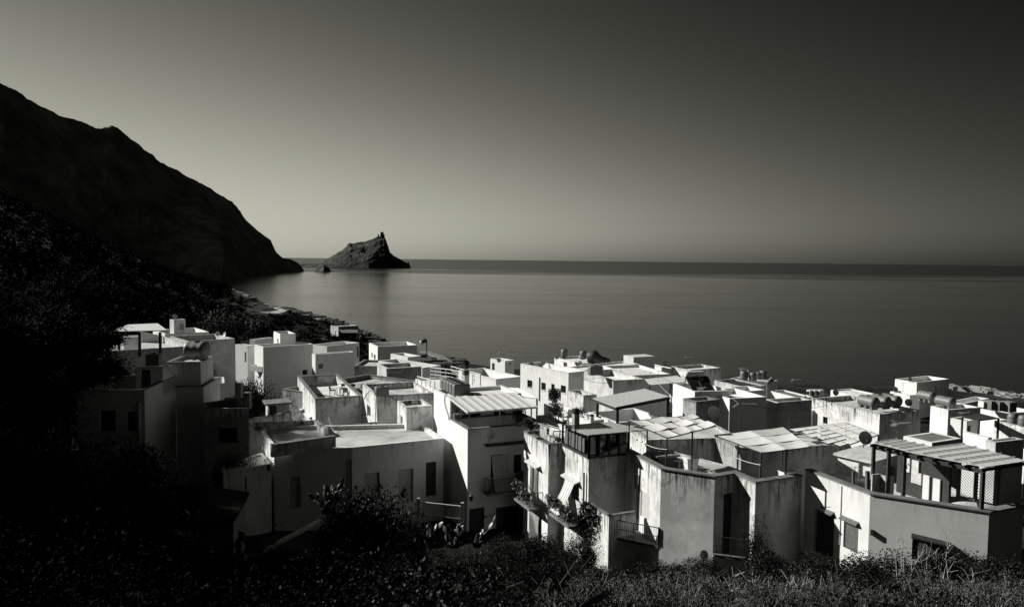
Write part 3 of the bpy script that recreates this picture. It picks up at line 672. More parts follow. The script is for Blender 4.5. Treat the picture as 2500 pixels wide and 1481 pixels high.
mk('hut', 'tiny garden hut with an overhanging slab roof', 10, r1(1968, 968), 62, None, None, greyp, .02, ang=-26, len1=1.6, len2=1.7, ops=[('dark', 0, r1(1980, 975), r1(2050, 1058))])
hp = H['hut']['poly']; oo, _ = inset(hp, -.25); m = MB(); m.prism(oo, H['hut']['z'] + .01, H['hut']['z'] + .14); m.build('roof_slab', conc, H['hut']['o'])
def wall_line(name, label, pts, z0, z1s, th, mat, cap=None):
    """a free standing wall along pts (world xy); z1s heights"""
    o = thing(name, label, 'wall', (pts[0].x, pts[0].y, z0)); m = MB(); c = MB()
    for i in range(len(pts) - 1):
        A, B_ = Vector((pts[i].x, pts[i].y, 0)), Vector((pts[i + 1].x, pts[i + 1].y, 0)); d_ = (B_ - A).normalized(); q = Vector((-d_.y, d_.x, 0)) * th
        pl = [A, B_, B_ + q, A + q]; zz = [z1s[i], z1s[i + 1], z1s[i + 1], z1s[i]]; b = len(m.v)
        for p_, k in zip(pl, zz): m.vert((p_.x, p_.y, z0), k - z0)
        for p_, k in zip(pl, zz): m.vert((p_.x, p_.y, k), 0)
        for f in ((4, 5, 6, 7), (0, 1, 5, 4), (1, 2, 6, 5), (2, 3, 7, 6), (3, 0, 4, 7)): m.f.append(tuple(b + k for k in f))
        if cap: c.hexa([p_ + Vector((0, 0, k + .004)) for p_, k in zip(pl, zz)], [p_ + Vector((0, 0, k + .06)) for p_, k in zip(pl, zz)])
    m.build('wall', mat, o)
    if cap: c.build('coping', cap, o)
    return o
def wl_px(name, label, pxs, dep0, z0, th, mat, cap=None):
    z = D(pxs[0], dep0).z; P = [W(p_, z) for p_ in pxs]; return wall_line(name, label, P, z0, [z] * len(P), th, mat, cap)
wl_px('garden_wall', 'long streaky garden wall running back from the shaded grey house', [r2(238, 1082), r2(668, 1006)], 55, 12, .3, olds)
# --- terrace house with the outdoor dining table --------------------
mk('terrace', 'stained house whose roof terrace holds a dining table', 10.5, r2(905, 880), 64, r2(1378, 851), r2(725, 0)[0], olds, .95, ops=[('win', 3, r2(758, 975), r2(792, 1090)), ('win', 3, r2(832, 1055), r2(870, 1120)), ], th=.25, coping=cope, roof=roofl)
mk('behind', 'low dark roofed building behind the dining terrace', 10, r2(575, 780), 74, None, None, oldg, .4, ang=34, len1=12, len2=8, coping=cope)
mk('tankhouse', 'stained house with a black cistern box on its front corner', 10.5, r2(1523, 850), 60, r2(2090, 816), r2(1378, 0)[0], olds, .5, ops=[('winw', 3, r2(1422, 930), r2(1460, 1085))], th=.25)
# --- long low house with stair box on its terrace -------------------
zL = D(r6(1795, 213), 51).z
Pl = [W(r6(x_, y_), zL) for x_, y_ in ((430, 180), (520, 292), (1105, 282), (1795, 214))]
dl = Vector((math.sin(R(-24)), math.cos(R(-24)), 0))
t8 = 5.2
poly = Pl + [Pl[3] + dl * t8, Pl[2] + dl * t8 * 1.35, Pl[1] + dl * t8 * 1.5]
hl = house('long low house in shade with four doors under a stained terrace', poly, 10.5); H['long'] = dict(o=hl, poly=poly, z=zL, d=d12(poly))
block(hl, poly, 10.5, zL, white, .28, .28, [('doorg', 1, r6(632, 502), r6(720, 735)), ('doorg', 2, r6(1200, 478), r6(1315, 690)), ('doorg', 2, r6(1455, 452), r6(1565, 690)), ('door', 2, r6(1662, 396), r6(1738, 645))], roofm)
add('long', r2(1818, 964), 54.6, r2(2080, 946), r2(1727, 0)[0], zL - .3, olds, .3, ops=[('doorg', 3, r2(1760, 1040), r2(1787, 1255))], th=.2)
zW = D(r2(1035, 1172), 52.5).z
wl = [W(r2(1035, 1172), zW), W(r2(922, 1086), zW), W(r2(300, 1112), zW)]
wall_line('terrace_wall', 'upper parapet wall stepping around the dark end of the long terrace', wl, zL - .3, [zW] * 3, .3, olds)
za = D(r2(1525, 1140), 57).z
wall_line('terrace_wall', 'stained dividing wall between the long terrace and the house with the black cistern', [W(r2(1035, 1175), za), W(r2(1525, 1137), za)], zL - .3, [za, za], .3, olds)
zk = zL + .55
wall_line('terrace_wall', 'dark inner kerb wall across the left half of the long terrace', [W(r6(505, 262), zk), W(r6(985, 195), zk)], zL - .28, [zk, zk], .35, oldg)
# left lean-to wing and the black eave in front
zV = D(r6(500, 400), 47.6).z
pw = [W(r6(140, 475), zV), W(r6(500, 402), zV), W(r6(430, 320), zV), W(r6(120, 425), zV)]
h = house('low lean-to wing in deep shade left of the long house', pw, 10.5); block(h, pw, 10.5, zV, greyp, .1, .2, [('doorg', 0, r6(300, 500), r6(316, 700))], roofm)
sh = thing('shed', 'black tiled shed roof in the dark lower left', 'shed', D(r6(150, 700), 40))
A, B_, Cc, Dd = D(r6(-30, 560), 44), D(r6(335, 618), 43), D(r6(225, 815), 36), D(r6(-60, 840), 36)
m = MB(); m.sheet([[A, B_], [Dd, Cc]], .15); m.build('roof', tarm, sh)
m = MB(); q = Vector((0, 0, -.16)); m.hexa([Dd + Vector((0, .3, -5)), Cc + Vector((-.2, .3, -5)), B_ + Vector((-.2, -.3, -5)), A + Vector((0, -.3, -5))], [Dd + Vector((0, .3, -.2)), Cc + Vector((-.2, .3, -.2)), B_ + Vector((-.2, -.3, -.2)), A + Vector((0, -.3, -.2))]); m.build('wall', oldg, sh)
# --- the tall white house -------------------------------------------
aW = -24; Pw, zw = rect(r7(437, 150), 48, None, 1059, aW, 1325)
h = house('tall bright white house with a striped awning over its roof terrace', Pw, 10.5); H['tall'] = dict(o=h, poly=Pw, z=zw, d=d12(Pw))
f_, s_ = d12(Pw); tb = along(Pw[0], s_, r3(430, 0)[0]); Lf = (Pw[1] - Pw[0]).length
front = [Pw[0], Pw[1], Pw[1] + s_ * tb, Pw[0] + s_ * tb]
block(h, front, 10.5, zw, clean, .95, .25, [('dark', 0, r7(612, 340), r7(700, 500)), ('win', 0, r7(783, 338), r7(840, 470)), ('door', 0, r7(447, 745), r7(560, 960)), ('win', 0, r7(705, 728), r7(825, 890))], roofl, coping=cope)
Bb = Pw[0] + s_ * (tb + .01); zbk = D(r3(430, 572), Bb.y).z
back = [Bb, Bb + f_ * Lf, Pw[2], Pw[3]]
block(h, back, 10.5, zbk, clean, .25, .25, [('dark', 0, r3(560, 640), r3(760, 800)), ('dark', 0, r3(900, 640), r3(1020, 800))], roofl, name='rear_block')
H['tall'].update(f=f_, s=s_, tb=tb, zb=zbk, Bb=Bb, Lf=Lf)
# --- stained house with laundry and the glazed roof room ------------
Pc, zc = rect(r7(1045, 263), 44, None, r7(860, 0)[0], -23, r7(1190, 0)[0])
h = house('streaked house with flower balconies, laundry on the terrace and a glazed roof room', Pc, 10.5); H['stain'] = dict(o=h, poly=Pc, z=zc, d=d12(Pc))
block(h, Pc, 10.5, zc, olds, .8, .25, [('door', 3, r7(912, 400), r7(968, 640)), ('door', 3, r7(905, 740), r7(990, 1000))], roofl, coping=cope)
Pg, zg = rect(r7(1348, 365), 41, None, r7(1150, 0)[0], -23, r7(1645, 0)[0])
slope = D(r7(1630, 185), (Pg[1]).y).z
block(h, Pg, 10.5, zg, olds, .3, .25, [('door', 3, r7(1180, 500), r7(1272, 760))], roofl, name='front_wing', tops=[zg, zg + (slope - zg) * .55, zg + (slope - zg) * .55, zg])
H['stain'].update(Pg=Pg, zg=zg)
def parapet(par, pts, z0, z1, th, mat, cap):
    """open parapet along pts, mitred, flush with the wall below"""
    P = [Vector((p.x, p.y, 0)) for p in pts]; n = len(P); c_ = chain_loc(par); inn = []; o1 = []; o2 = []
    for i in range(n):
        e0 = (P[i] - P[i - 1]).normalized() if i else (P[1] - P[0]).normalized(); e1 = (P[i + 1] - P[i]).normalized() if i < n - 1 else e0
        m_ = Vector((-e0.y, e0.x, 0)) + Vector((-e1.y, e1.x, 0)); k = max(.4, m_.dot(Vector((-e0.y, e0.x, 0))))
        inn.append(P[i] + m_ * (th / k)); o1.append(P[i] - m_ * (.05 / k)); o2.append(P[i] + m_ * ((th + .05) / k))
    m = MB(); c = MB(); U = lambda p, z: Vector((p.x, p.y, z))
    for i in range(n - 1):
        A, B_, Ci, Di = P[i], P[i + 1], inn[i + 1], inn[i]
        m.face([U(A, z0), U(B_, z0), U(B_, z1), U(A, z1)], [z1 - z0, z1 - z0, 0, 0]); m.face([U(Di, z0), U(Ci, z0), U(Ci, z1), U(Di, z1)], [1, 1, 0, 0]); m.face([U(A, z1), U(B_, z1), U(Ci, z1), U(Di, z1)], [0] * 4)
        c.hexa([U(q, z1 + .004) for q in (o1[i], o1[i + 1], o2[i + 1], o2[i])], [U(q, z1 + .07) for q in (o1[i], o1[i + 1], o2[i + 1], o2[i])])
    for i in (0, n - 1): m.face([U(P[i], z0), U(inn[i], z0), U(inn[i], z1), U(P[i], z1)], [1, 1, 0, 0])
    m.build('parapet', mat, par); c.build('coping', cap, par)
# --- many sided house with cloth canopies ---------------------------
z3 = D(r8(375, 476), 38).z
P3 = [W(r8(x_, y_), z3) for x_, y_ in ((92, 326), (375, 476), (806, 541), (967, 515), (1135, 586), (1508, 533))]
back3 = [P3[5] + Vector((-2.2, 5.0, 0)), P3[0] + Vector((2.5, 4.6, 0))]
P3 = P3 + back3
h = house('many sided old house with streaked walls below cloth canopies', P3, 10.5); H['many'] = dict(o=h, poly=P3, z=z3, d=d12(P3))
deck3 = z3 - .9
block(h, P3, 10.5, deck3, olds, .02, .3, dt=.9, ops= [('blind', 0, r8(108, 572), r8(140, 812)), ('blind', 0, r8(212, 640), r8(282, 900)), ('blind', 3, r8(1032, 822), r8(1082, 1075)), ('door', 2, r8(880, 640), r8(950, 1150))], roof=roofm)
parapet(h, P3[:6], deck3 + .003, z3, .3, olds, cope)
# --- right front house ----------------------------------------------
z4 = D(r9(722, 600), 33).z
P4 = [W(r9(x_, y_), z4) for x_, y_ in ((215, 408), (722, 600), (1655, 743), (1928, 692))]
P4 += [P4[3] + Vector((.5, 6.5, 0)), P4[0] + Vector((1.5, 3.6, 0))]
h = house('large smooth plastered house at front right with a reed roofed terrace', P4, 10.5); H['right'] = dict(o=h, poly=P4, z=z4, d=d12(P4))
deck4 = z4 - 1.0
block(h, P4, 10.5, deck4, smooth, .02, .3, dt=1.0, ops= [('door', 0, r9(288, 700), r9(428, 1120)), ('shut', 0, r9(516, 805), r9(622, 1062)), ('shut', 1, r9(1052, 945), r9(1290, 1150))], roof=roofm)
parapet(h, P4[:4], deck4 + .003, z4, .3, smooth, cope)
# small box house on the right terrace, skylight box and wall blocks behind
mk('box', 'small white box house with a pale lid roof between the canopies', 15, r5(980, 882), 38.5, r5(1212, 812), r5(690, 0)[0], clean, .04, ops=[('doorl', 3, r5(868, 860), r5(978, 1100))], roof=roofl, th=.2)
bp = H['box']['poly']; oo, _ = inset(bp, -.18); m = MB(); m.prism(oo, H['box']['z'] + .01, H['box']['z'] + .13); m.build('roof_slab', copel, H['box']['o'])
mk('sky', 'low white roof box with a dark framed skylight', 14.5, r5(1500, 706), 44, r5(1752, 668), r5(1255, 0)[0], clean, .02, roof=cope)
# walls behind the canopy terraces
mk('court', 'stained house in shade rising behind the first cloth canopy', 10.5, r8(262, 240), 45.5, r8(1010, 222), None, olds, .2, len1=4)
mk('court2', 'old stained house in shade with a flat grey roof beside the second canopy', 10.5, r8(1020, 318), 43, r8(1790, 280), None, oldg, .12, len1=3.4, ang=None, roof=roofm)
# --- middle rows ----------------------------------------------------
mk('four', 'white house with four small windows facing the sun', 6, r3(1690, 303), 90, None, r3(1180, 0)[0], white, .6, ang=-37, u2=r3(1900, 0)[0], ops=[('win', 3, r3(1252, 376), r3(1305, 466)), ('win', 3, r3(1400, 403), r3(1448, 492)), ('win', 3, r3(1506, 418), r3(1542, 510)), ('win', 3, r3(1608, 432), r3(1662, 522))], roof=roofl)
mk('tallmid', 'tall pale house with a lone cistern on its corner', 7, r4(437, 352), 78, r4(775, 336), r4(115, 0)[0], greyp, .7, roof=roofl, coping=None, th=.25)
mk('frontmid', 'old house with crumbling plaster and a rounded arch, below the tall pale house', 7, r3(1848, 545), 74, None, r3(1680, 0)[0], olds, .5, ang=-27, u2=r3(1990, 0)[0], roof=roofl)
mk('pergolahouse', 'white walled terrace under a plank pergola', 9, r4(480, 815), 58, None, r4(160, 0)[0], clean, 1.0, ang=-25, u2=r4(1010, 0)[0], roof=roofl, th=.25)
mk('solar', 'big grey wall house carrying a solar water heater', 8, r4(1330, 474), 68, r4(1708, 462), r4(1092, 0)[0], clean, .8, roof=roofl)
mk('solar2', 'stepped grey house joined to the solar heater house', 8, r4(1712, 552), 67, r4(2112, 530), None, clean, .5, len1=5, roof=roofl)
add('solar2', r4(2112, 556), 69.5, r4(2238, 590), None, 8, greyp, .4, len1=4, name='wing', ops=[('dark', 0, (1905, 1021), (1914, 1040))])
mk('brick', 'crumbling dark masonry house with a slab chimney', 9, r4(1345, 592), 57, r4(1600, 566), r4(1200, 0)[0], oldg, .3, coping=cope)
mk('midleft', 'white terrace house with a rounded parapet toward the sea', 5, (1211, 925), 106, None, 1119, white, 1.3, ang=-36, u2=1275, roof=roofl)
add('midleft', r3(1015, 178), 116, r3(1112, 168), r3(860, 0)[0], 9, clean, .25, ops=[('door', 3, r3(875, 198), r3(905, 315)), ('dark', 0, r3(1062, 195), r3(1078, 218))])
mk('tanks', 'white house with round cisterns on its roof by the sea', 4, (1420, 887), 132, None, 1353.5, white, .4, ang=-28, u2=1482, ops=[('door', 3, r3(1636, 188), r3(1675, 262))], roof=roofl)
mk('lowdeck', 'low white house with a wide bare roof deck', 4, (1429, 902.5), 114, None, 1388, white, .25, ang=-38, u2=1560, roof=roofl)
mk('seahouse', 'pale cube house with one stained side at the edge of the sea', 4, r4(1280, 238), 122, r4(1617, 212), r4(1070, 0)[0], olds, .5, roof=roofl)
mk('seahouse2', 'white house with a box vent and a dish behind the bare deck', 4, r4(1072, 228), 126, None, 1569, white, .5, ang=-27, u2=1652, roof=roofl)
mk('shed2', 'white flat house half hidden behind the corrugated shed roof', 6, r4(640, 296), 95, r4(1060, 280), r4(330, 0)[0], white, .35, roof=roofl)
mk('clus', 'low house by the sea with a cluster of round cisterns', 4, r4(2115, 380), 112, r4(2240, 350), None, greyp, .4, ang=None, len1=6, roof=roofm)
add('clus', r4(1780, 345), 113, r4(2125, 372), None, 4, greyp, .3, len1=6, name='wing')
mk('dark2', 'low house with a patched dark roof near the cluster of cisterns', 5, r4(1880, 425), 96, None, r4(1545, 0)[0], greyp, .15, ang=-25, u2=r4(2110, 0)[0], roof=dark)
mk('low3', 'low white house with a terrace wall in front of the dark patched roof', 6, r4(1890, 470), 82, r4(2100, 455), r4(1700, 0)[0], white, .6, roof=roofl)
mk('plant', 'low white house with plants along its narrow terrace behind the tiled roof', 9, (1437, 1027), 50, None, 1328, clean, .8, ang=-25, u2=1475, roof=roofm)
mk('sunken', 'sunken dark terrace with garden chairs right of the white awning', 9, (1402, 1052), 47, None, 1312, clean, .1, ang=-25, u2=1440, roof=conc)
# --- right hand rows ------------------------------------------------
mk('stained', 'stained old house with three grey cisterns in a row', 6, r5(1050, 460), 76, r5(1405, 427), r5(462, 0)[0], olds, .5, ops=[('win', 3, r5(562, 478), r5(600, 548))], th=.25, roof=roofm)
mk('farcube', 'clean white cube house standing highest by the sea at right', 3, r5(1370, 187), 128, r5(1648, 157), r5(1182, 0)[0], clean, .8, th=.25, ops=[('dark', 0, r5(1531, 225), r5(1543, 280))], roof=roofl)
add('farcube', r5(1310, 297), 122, r5(1395, 290), r5(1140, 0)[0], 3, clean, .3, name='wing')
mk('slab', 'long white flat roof house left of the clean cube house', 4, (2100, 967), 108, None, 2028, white, .15, ang=-21, u2=2150, roof=roofl)
mk('lowleft', 'low white house with a dark patched roof and air conditioners', 5, (1948, 971), 92, None, 1878, white, .15, ang=-20, u2=1986, roof=cope)
mk('twotank', 'white house with two banded cylinder cisterns on its roof', 5, r5(1640, 422), 84, r5(1917, 402), r5(1488, 0)[0], white, .4, roof=roofl)
add('twotank', r5(1800, 520), 76, r5(1892, 505), r5(1660, 0)[0], 6, clean, .2, ops=[('dark', 0, r5(1808, 560), r5(1832, 610))], name='annex')
mk('cubes', 'pale house with a row of square cisterns at the right edge', 4, (2459.5, 1009.5), 96, None, 2394, white, .4, ang=-21, u2=2530, roof=roofl)
mk('edge', 'weathered white house with drum cisterns at the far right edge', 6, (2508, 1043), 70, None, 2428, olds, .4, ang=-20, u2=2570, roof=roofl)
mk('wedge', 'low white wall house in front of the dark pergola at right', 7, (2412.5, 1068), 62, None, 2352, clean, .3, ang=-20, u2=2422, roof=roofm)
mk('wedge2', 'grey house with a plain parapet behind the reed roof at right', 8, (2431, 1079), 56, (2500, 1071.5), None, greyp, .3, len1=.8, roof=roofm)
mk('bayhouse', 'low house with a wide terrace behind the clean cube house', 2, (2352, 985), 112, None, 2318, white, 1.2, ang=-34, u2=2416, roof=roofl)
mk('vault', 'small house with a bulging vaulted roof beside the low white house', 6, r5(460, 430), 84, None, r5(365, 0)[0], clean, .1, ang=-40, len2=3, roof=roofl)

mk('railhouse', 'white stepped terrace with white railings behind the tall awning house', 10, r3(292, 487), 63, None, r3(62, 0)[0], clean, .12, ang=-24, u2=r3(640, 0)[0], roof=roofl)
# ------------------------------------------------------------------ roof furniture: one of each kind, then copies
def _dish():
    t = thing('satellite_dish', '', 'satellite dish', (0, 0, 0), 'satellite dishes on the roofs')
    Mx = Matrix.Rotation(R(72), 4, 'X'); Mx.translation = Vector((0, 0, .62)); m = MB()
    prof = [(.02, .0), (.2, .012), (.35, .05), (.5, .115), (.505, .13), (.49, .13), (.34, .075), (.19, .035), (.02, .025)]
    m.lathe(prof, 28, Mx); m.build('reflector', dishm, t, True)
    m = MB(); m.tube([(0, .12, -.15), (0, .12, .55)], .035, 8); m.bar((0, .12, .6), (0, .02, .62), .07); m.build('mast', metald, t)
    m = MB(); m.tube([(0, -.02, .13), (0, -.42, .5)], .014, 6); m.tube([(0, -.42, .47), (0, -.36, .56)], .04, 8); m.build('feed_arm', metald, t); return t
DISH = Proto(_dish)
def dish(px, dep, dpx, label, rz=0):
    p = D(px, dep); s_ = dpx / FPX * dep; return DISH.put((p.x, p.y, p.z - .62 * s_), label, rz, s_)
for px, dep, d_, lb, rz in [
 (r1(1080, 128), 133, 12, 'dish beside the mast on the white stair tower at far left', 20), (r1(1485, 290), 117, 11, 'left one of two dishes on the windowless house', 30), (r1(1555, 297), 115, 12, 'right one of two dishes on the windowless house', -40),
 (r3(950, 170), 114.5, 11, 'dish on the front of the little stair house by the sea', 10), (r3(1292, 212), 98, 12, 'left dish of the pair over the four window house', 10), (r3(1415, 198), 98, 13, 'right dish of the pair over the four window house', 10), (r3(1560, 132), 130, 13, 'dish at the left corner of the house with round cisterns', 25), (r3(1812, 200), 128, 11, 'dish against the white box beside the round cisterns', 5),
 (r4(998, 165), 123, 14, 'dish on the white house with a box vent', 15), (r4(1535, 700), 51, 31, 'big pale ringed dish above the first cloth canopy', 10), (r5(238, 232), 110, 12, 'dish at the sea end of the cistern cluster house', 15), (r5(668, 275), 104, 15, 'dish in front of the long white flat roof', 5), (r5(1025, 250), 112, 9, 'small dish between the flat roof and the cube house', 10), (r5(1183, 247), 118, 13, 'dish left of the clean cube house wall', 10), (r5(1310, 160), 129, 11, 'dish inside the parapet of the clean cube house', 5),
 (r5(1295, 360), 79, 18, 'dish right of the three grey cisterns', -5), (r5(408, 338), 90, 20, 'tilted grey dish left of the stained cistern house', 40), (r5(920, 665), 37, 33, 'largest dish, standing dark at the end of the slatted canopy', 0), (r2(1385, 752), 66.5, 14, 'pale dish beside the outdoor dining table', 15), (r8(715, 1165), 36, 24, 'white dish low in the shrubs below the many sided house', 20)]:
    dish(px, dep, d_, lb, R(rz))
p = D(r3(850, 960), 47.6); o = DISH.put((p.x, p.y, p.z - .62 * .7), 'dish fixed to the shaded front wall of the tall awning house', R(38), .7)
# antennas
def _yagi():
    t = thing('tv_antenna', '', 'antenna', (0, 0, 0), 'television antennas'); m = MB(); m.tube([(0, 0, 0), (0, 0, 3)], .025, 6); m.build('mast', metald, t)
    m = MB(); m.bar((-.15, 0, 2.6), (1.1, 0, 2.65), .03)
    for k in range(9): x = -.05 + k * .13; m.bar((x, -.22 + k * .012, 2.6 + x * .04), (x, .22 - k * .012, 2.6 + x * .04), .015)
    for sg in (-1, 1):
        for k in range(6): z = 2.62 + sg * (.06 + k * .06); m.bar((-.12 - k * .05, -.25, z), (-.12 - k * .05, .25, z), .014)
        m.bar((-.1, 0, 2.62), (-.42, 0, 2.62 + sg * .4), .02)
    m.build('aerial', dishm, t); return t
YAGI = Proto(_yagi)
def _mast():
    t = thing('tv_antenna', '', 'antenna', (0, 0, 0), 'television antennas'); m = MB(); m.tube([(0, 0, 0), (0, 0, 3)], .022, 6); m.build('mast', metald, t)
    m = MB(); m.bar((-.5, 0, 2.9), (.5, 0, 2.9), .02)
    for k in range(5): x = -.45 + k * .22; m.bar((x, -.3, 2.9), (x, .3, 2.9), .013)
    m.bar((-.3, 0, 2.3), (.3, 0, 2.3), .018); m.build('aerial', metald, t); return t
MAST = Proto(_mast)
def mast(kind, top, bot_v, dep, label, rz=0):
    a = D(top, dep); b = D((top[0], bot_v), dep); s_ = (a.z - b.z) / 3; return kind.put((b.x, b.y, b.z), label, rz, (1 if kind is YAGI else .8, 1, s_) if s_ < 1.1 else s_)
for k, top, bv, dep, lb, rz in [
 (YAGI, r4(1812, 560), 1050, 48, 'large aerial on a mast standing over the second canopy', -.2), (YAGI, r5(1195, 515), 1075, 50, 'large grid aerial in front of the dark wall of the stained cistern house', .2),
 (MAST, r4(517, 120), 915, 95, 'thin mast on the roof deck of the half hidden flat house', .3), (YAGI, r4(1240, 80), 890, 121, 'small aerial on the sea edge of the stained cube house', 0), (MAST, r4(1430, 110), 902, 118, 'thin bare mast at the corner of the stained cube house', .5), (MAST, r4(925, 245), 955, 82, 'guyed mast in front of the corrugated shed roof', 0), (YAGI, r4(1845, 215), 915, 114, 'aerial above the cluster of round cisterns', .4), (YAGI, r5(310, 150), 950, 106, 'bright little aerial against the sea right of the cistern cluster', 0),
 (YAGI, r3(968, 60), 884, 117, 'aerial on top of the little stair house by the sea', .2), (MAST, r3(1772, 60), 885, 133, 'thin pole between the two round cisterns', .8), (MAST, r1(1040, 100), 780, 134, 'pole on the white stair tower at far left', 0), (MAST, r1(1100, 228), 826, 125, 'thin pole behind the windowless house', .9), (MAST, r5(265, 480), 1072, 44, 'slender pole rising through the second canopy', 1.2), (MAST, r5(830, 910), 1190, 36.5, 'short T shaped pole behind the front right parapet', 0), (MAST, r1(1716, 730), 968, 66, 'thin T pole beside the tiny garden hut', 0), (MAST, r2(868, 675), 962, 67, 'slanting pole at the back of the dining terrace', 0), (MAST, r5(1250, 190), 956, 124, 'aerial on the sunlit wall of the clean cube house', 0), (YAGI, r2(1652, 590), 942, 84, 'aerial standing before the grey rendered house', .1), (MAST, r5(1940, 175), 965, 150, 'faint pole at the breakwater', 0)]:
    mast(k, top, bv, dep, lb, rz)
# cisterns
def _cyl():
    t = thing('cistern', '', 'water tank', (0, 0, 0), 'water tanks on the roofs'); m = MB(); Mx = Matrix.Rotation(R(-90), 4, 'X'); Mx.translation = Vector((0, -.95, .62))
    prof = [(.02, 0), (.28, .015), (.42, .07), (.5, .18)] + [(q, .3 + .16 * k) for k in range(9) for q in ([.5] if k % 4 else [.515])] + [(.5, 1.72), (.42, 1.83), (.28, 1.885), (.02, 1.9)]
    m.lathe(prof, 28, Mx); m.build('tank', tankm, t, True)
    m = MB(); m.lathe([(.2, 1.1), (.2, 1.17), (.17, 1.18), (.02, 1.18)], 16); m.build('lid', metald, t)
    for y in (-.6, 0, .6): m = MB(); m.box((0, y, .14), (.72, .22, .28)); m.build('foot', tankm, t)
    return t
CYL = Proto(_cyl)
def cyl(base, dep, s_, label, rz): p = D(base, dep); return CYL.put((p.x, p.y, p.z), label, rz, s_)
ra = R(22)
for k, (x, y) in enumerate([(975, 418), (1078, 412), (1168, 405)]):
    cyl(r5(x - 25, y - 8), 78.5 + k * .7, 1.22, ['left of the three grey ribbed cisterns on the stained house', 'middle of the three grey ribbed cisterns on the stained house', 'right of the three grey ribbed cisterns on the stained house'][k], ra)
cyl(r5(1450, 352), 90.5, 1.15, 'far one of two dark cylinder cisterns lying on the white house', ra); cyl(r5(1612, 405), 86.5, 1.2, 'near one of two dark cylinder cisterns lying on the white house', ra)
hd = H['dark']; pb = hd['Bv'] + hd['d2'] * 1.9 + hd['d1'] * 1.7
o = CYL.put((pb.x, pb.y, hd['zu'] + .02), 'biggest cistern, fat and black, on the shaded house at left', R(82), (1.5, .98, 1.35))
def _up():
    t = thing('cistern', '', 'water tank', (0, 0, 0), 'water tanks on the roofs'); m = MB()
    m.lathe([(.48, 0), (.5, .05), (.5, .35), (.515, .4), (.5, .45), (.5, .75), (.515, .8), (.5, .85), (.48, 1.05), (.36, 1.17), (.2, 1.2)], 24); m.build('tank', tankm, t, True)
    m = MB(); m.lathe([(.2, 1.2), (.2, 1.27), (.05, 1.3)], 16); m.build('lid', metald, t); return t
UP = Proto(_up)
for px, dep, dpx, lb in [(r3(1645, 140), 134, 17, 'left upright round cistern on the house by the sea'), (r3(1845, 158), 131, 17, 'right upright round cistern on the house by the sea'), (r4(1868, 345), 114, 19, 'first fat cistern of the cluster, on its left'), (r4(1965, 358), 113.5, 18, 'second fat cistern of the cluster, near the middle'), (r4(1920, 318), 118, 15, 'half hidden cistern at the back of the cluster'), (r4(2022, 350), 116, 17, 'third fat cistern of the cluster, behind'), (r4(2076, 345), 117, 19, 'tall dark cistern at the right end of the cluster'),
 (r5(2190, 545), 72, 22, 'left drum cistern at the far right edge'), (r5(2285, 560), 70, 22, 'right drum cistern at the far right edge')]:
    p = D(px, dep); s_ = dpx / FPX * dep; UP.put((p.x, p.y, p.z), lb, 0, s_)
def rbox(m, c, sz, rz=0, b=.12):
    """box with rounded vertical and top edges"""
    x, y, z = sz[0] / 2, sz[1] / 2, sz[2]; cs, sn = math.cos(rz), math.sin(rz); rows = []
    for zz, q in ((0, b * .4), (b * .4, 0), (z - b, 0), (z - b * .3, b * .3), (z, b)):
        ring = []
        for sx, sy in ((1, 1), (-1, 1), (-1, -1), (1, -1)):
            a0 = math.atan2(sy, sx)
            for k in (-1, 0, 1):
                px_ = sx * (x - b) + (b - q) * math.cos(a0 + k * math.pi / 4 * 1.0); py_ = sy * (y - b) + (b - q) * math.sin(a0 + k * math.pi / 4)
                ring.append((c[0] + px_ * cs - py_ * sn, c[1] + px_ * sn + py_ * cs, c[2] + zz))
        rows.append(ring)
    n = len(rows[0]); b0 = len(m.v)
    for r_ in rows: m.v += r_
    for i in range(len(rows) - 1):
        for k in range(n): q = b0 + i * n; m.f.append((q + k, q + (k + 1) % n, q + n + (k + 1) % n, q + n + k))
    m.f.append(tuple(b0 + k for k in range(n))[::-1]); m.f.append(tuple(b0 + (len(rows) - 1) * n + k for k in range(n)))
def _boxt():
    t = thing('cistern', '', 'water tank', (0, 0, 0), 'water tanks on the roofs'); m = MB(); rbox(m, (0, 0, 0), (1.25, .62, .8)); m.build('tank', tankm, t)
    m = MB(); m.lathe([(.16, .8), (.16, .86), (.04, .88)], 14); m.build('lid', rubber, t); return t
BOXT = Proto(_boxt)
T = H['tall']; f_, s_ = T['f'], T['s']
for k in range(5):
    p = T['Bb'] + f_ * 1.15 + s_ * (.95 + k * .66); p.z = T['zb'] - .25 + .27
    BOXT.put(tuple(p), ['nearest of the five dark box cisterns in a row on the tall house', 'second from the front in the row of five box cisterns', 'third in the row of five box cisterns', 'fourth in the row of five box cisterns', 'farthest of the five dark box cisterns in a row on the tall house'][k], R(24))
p = D(r4(238, 290), 79.5); BOXT.put(tuple(p), 'lone rounded cistern on the corner of the tall pale house', R(20), 1.25)
p = H['dark']['Bt'] + H['dark']['d2'] * -.9 + H['dark']['d1'] * .8; BOXT.put((p.x, p.y, H['dark']['zt'] + .02), 'dark box cistern above the door of the shaded house at left', R(8), (.85, 1.2, 1.1))
p = D(r2(1570, 845), 60.6); BOXT.put((p.x, p.y, H['tankhouse']['z'] - .05), 'black box cistern on the front corner of the stained house', R(24), (.9, 1.4, .95))
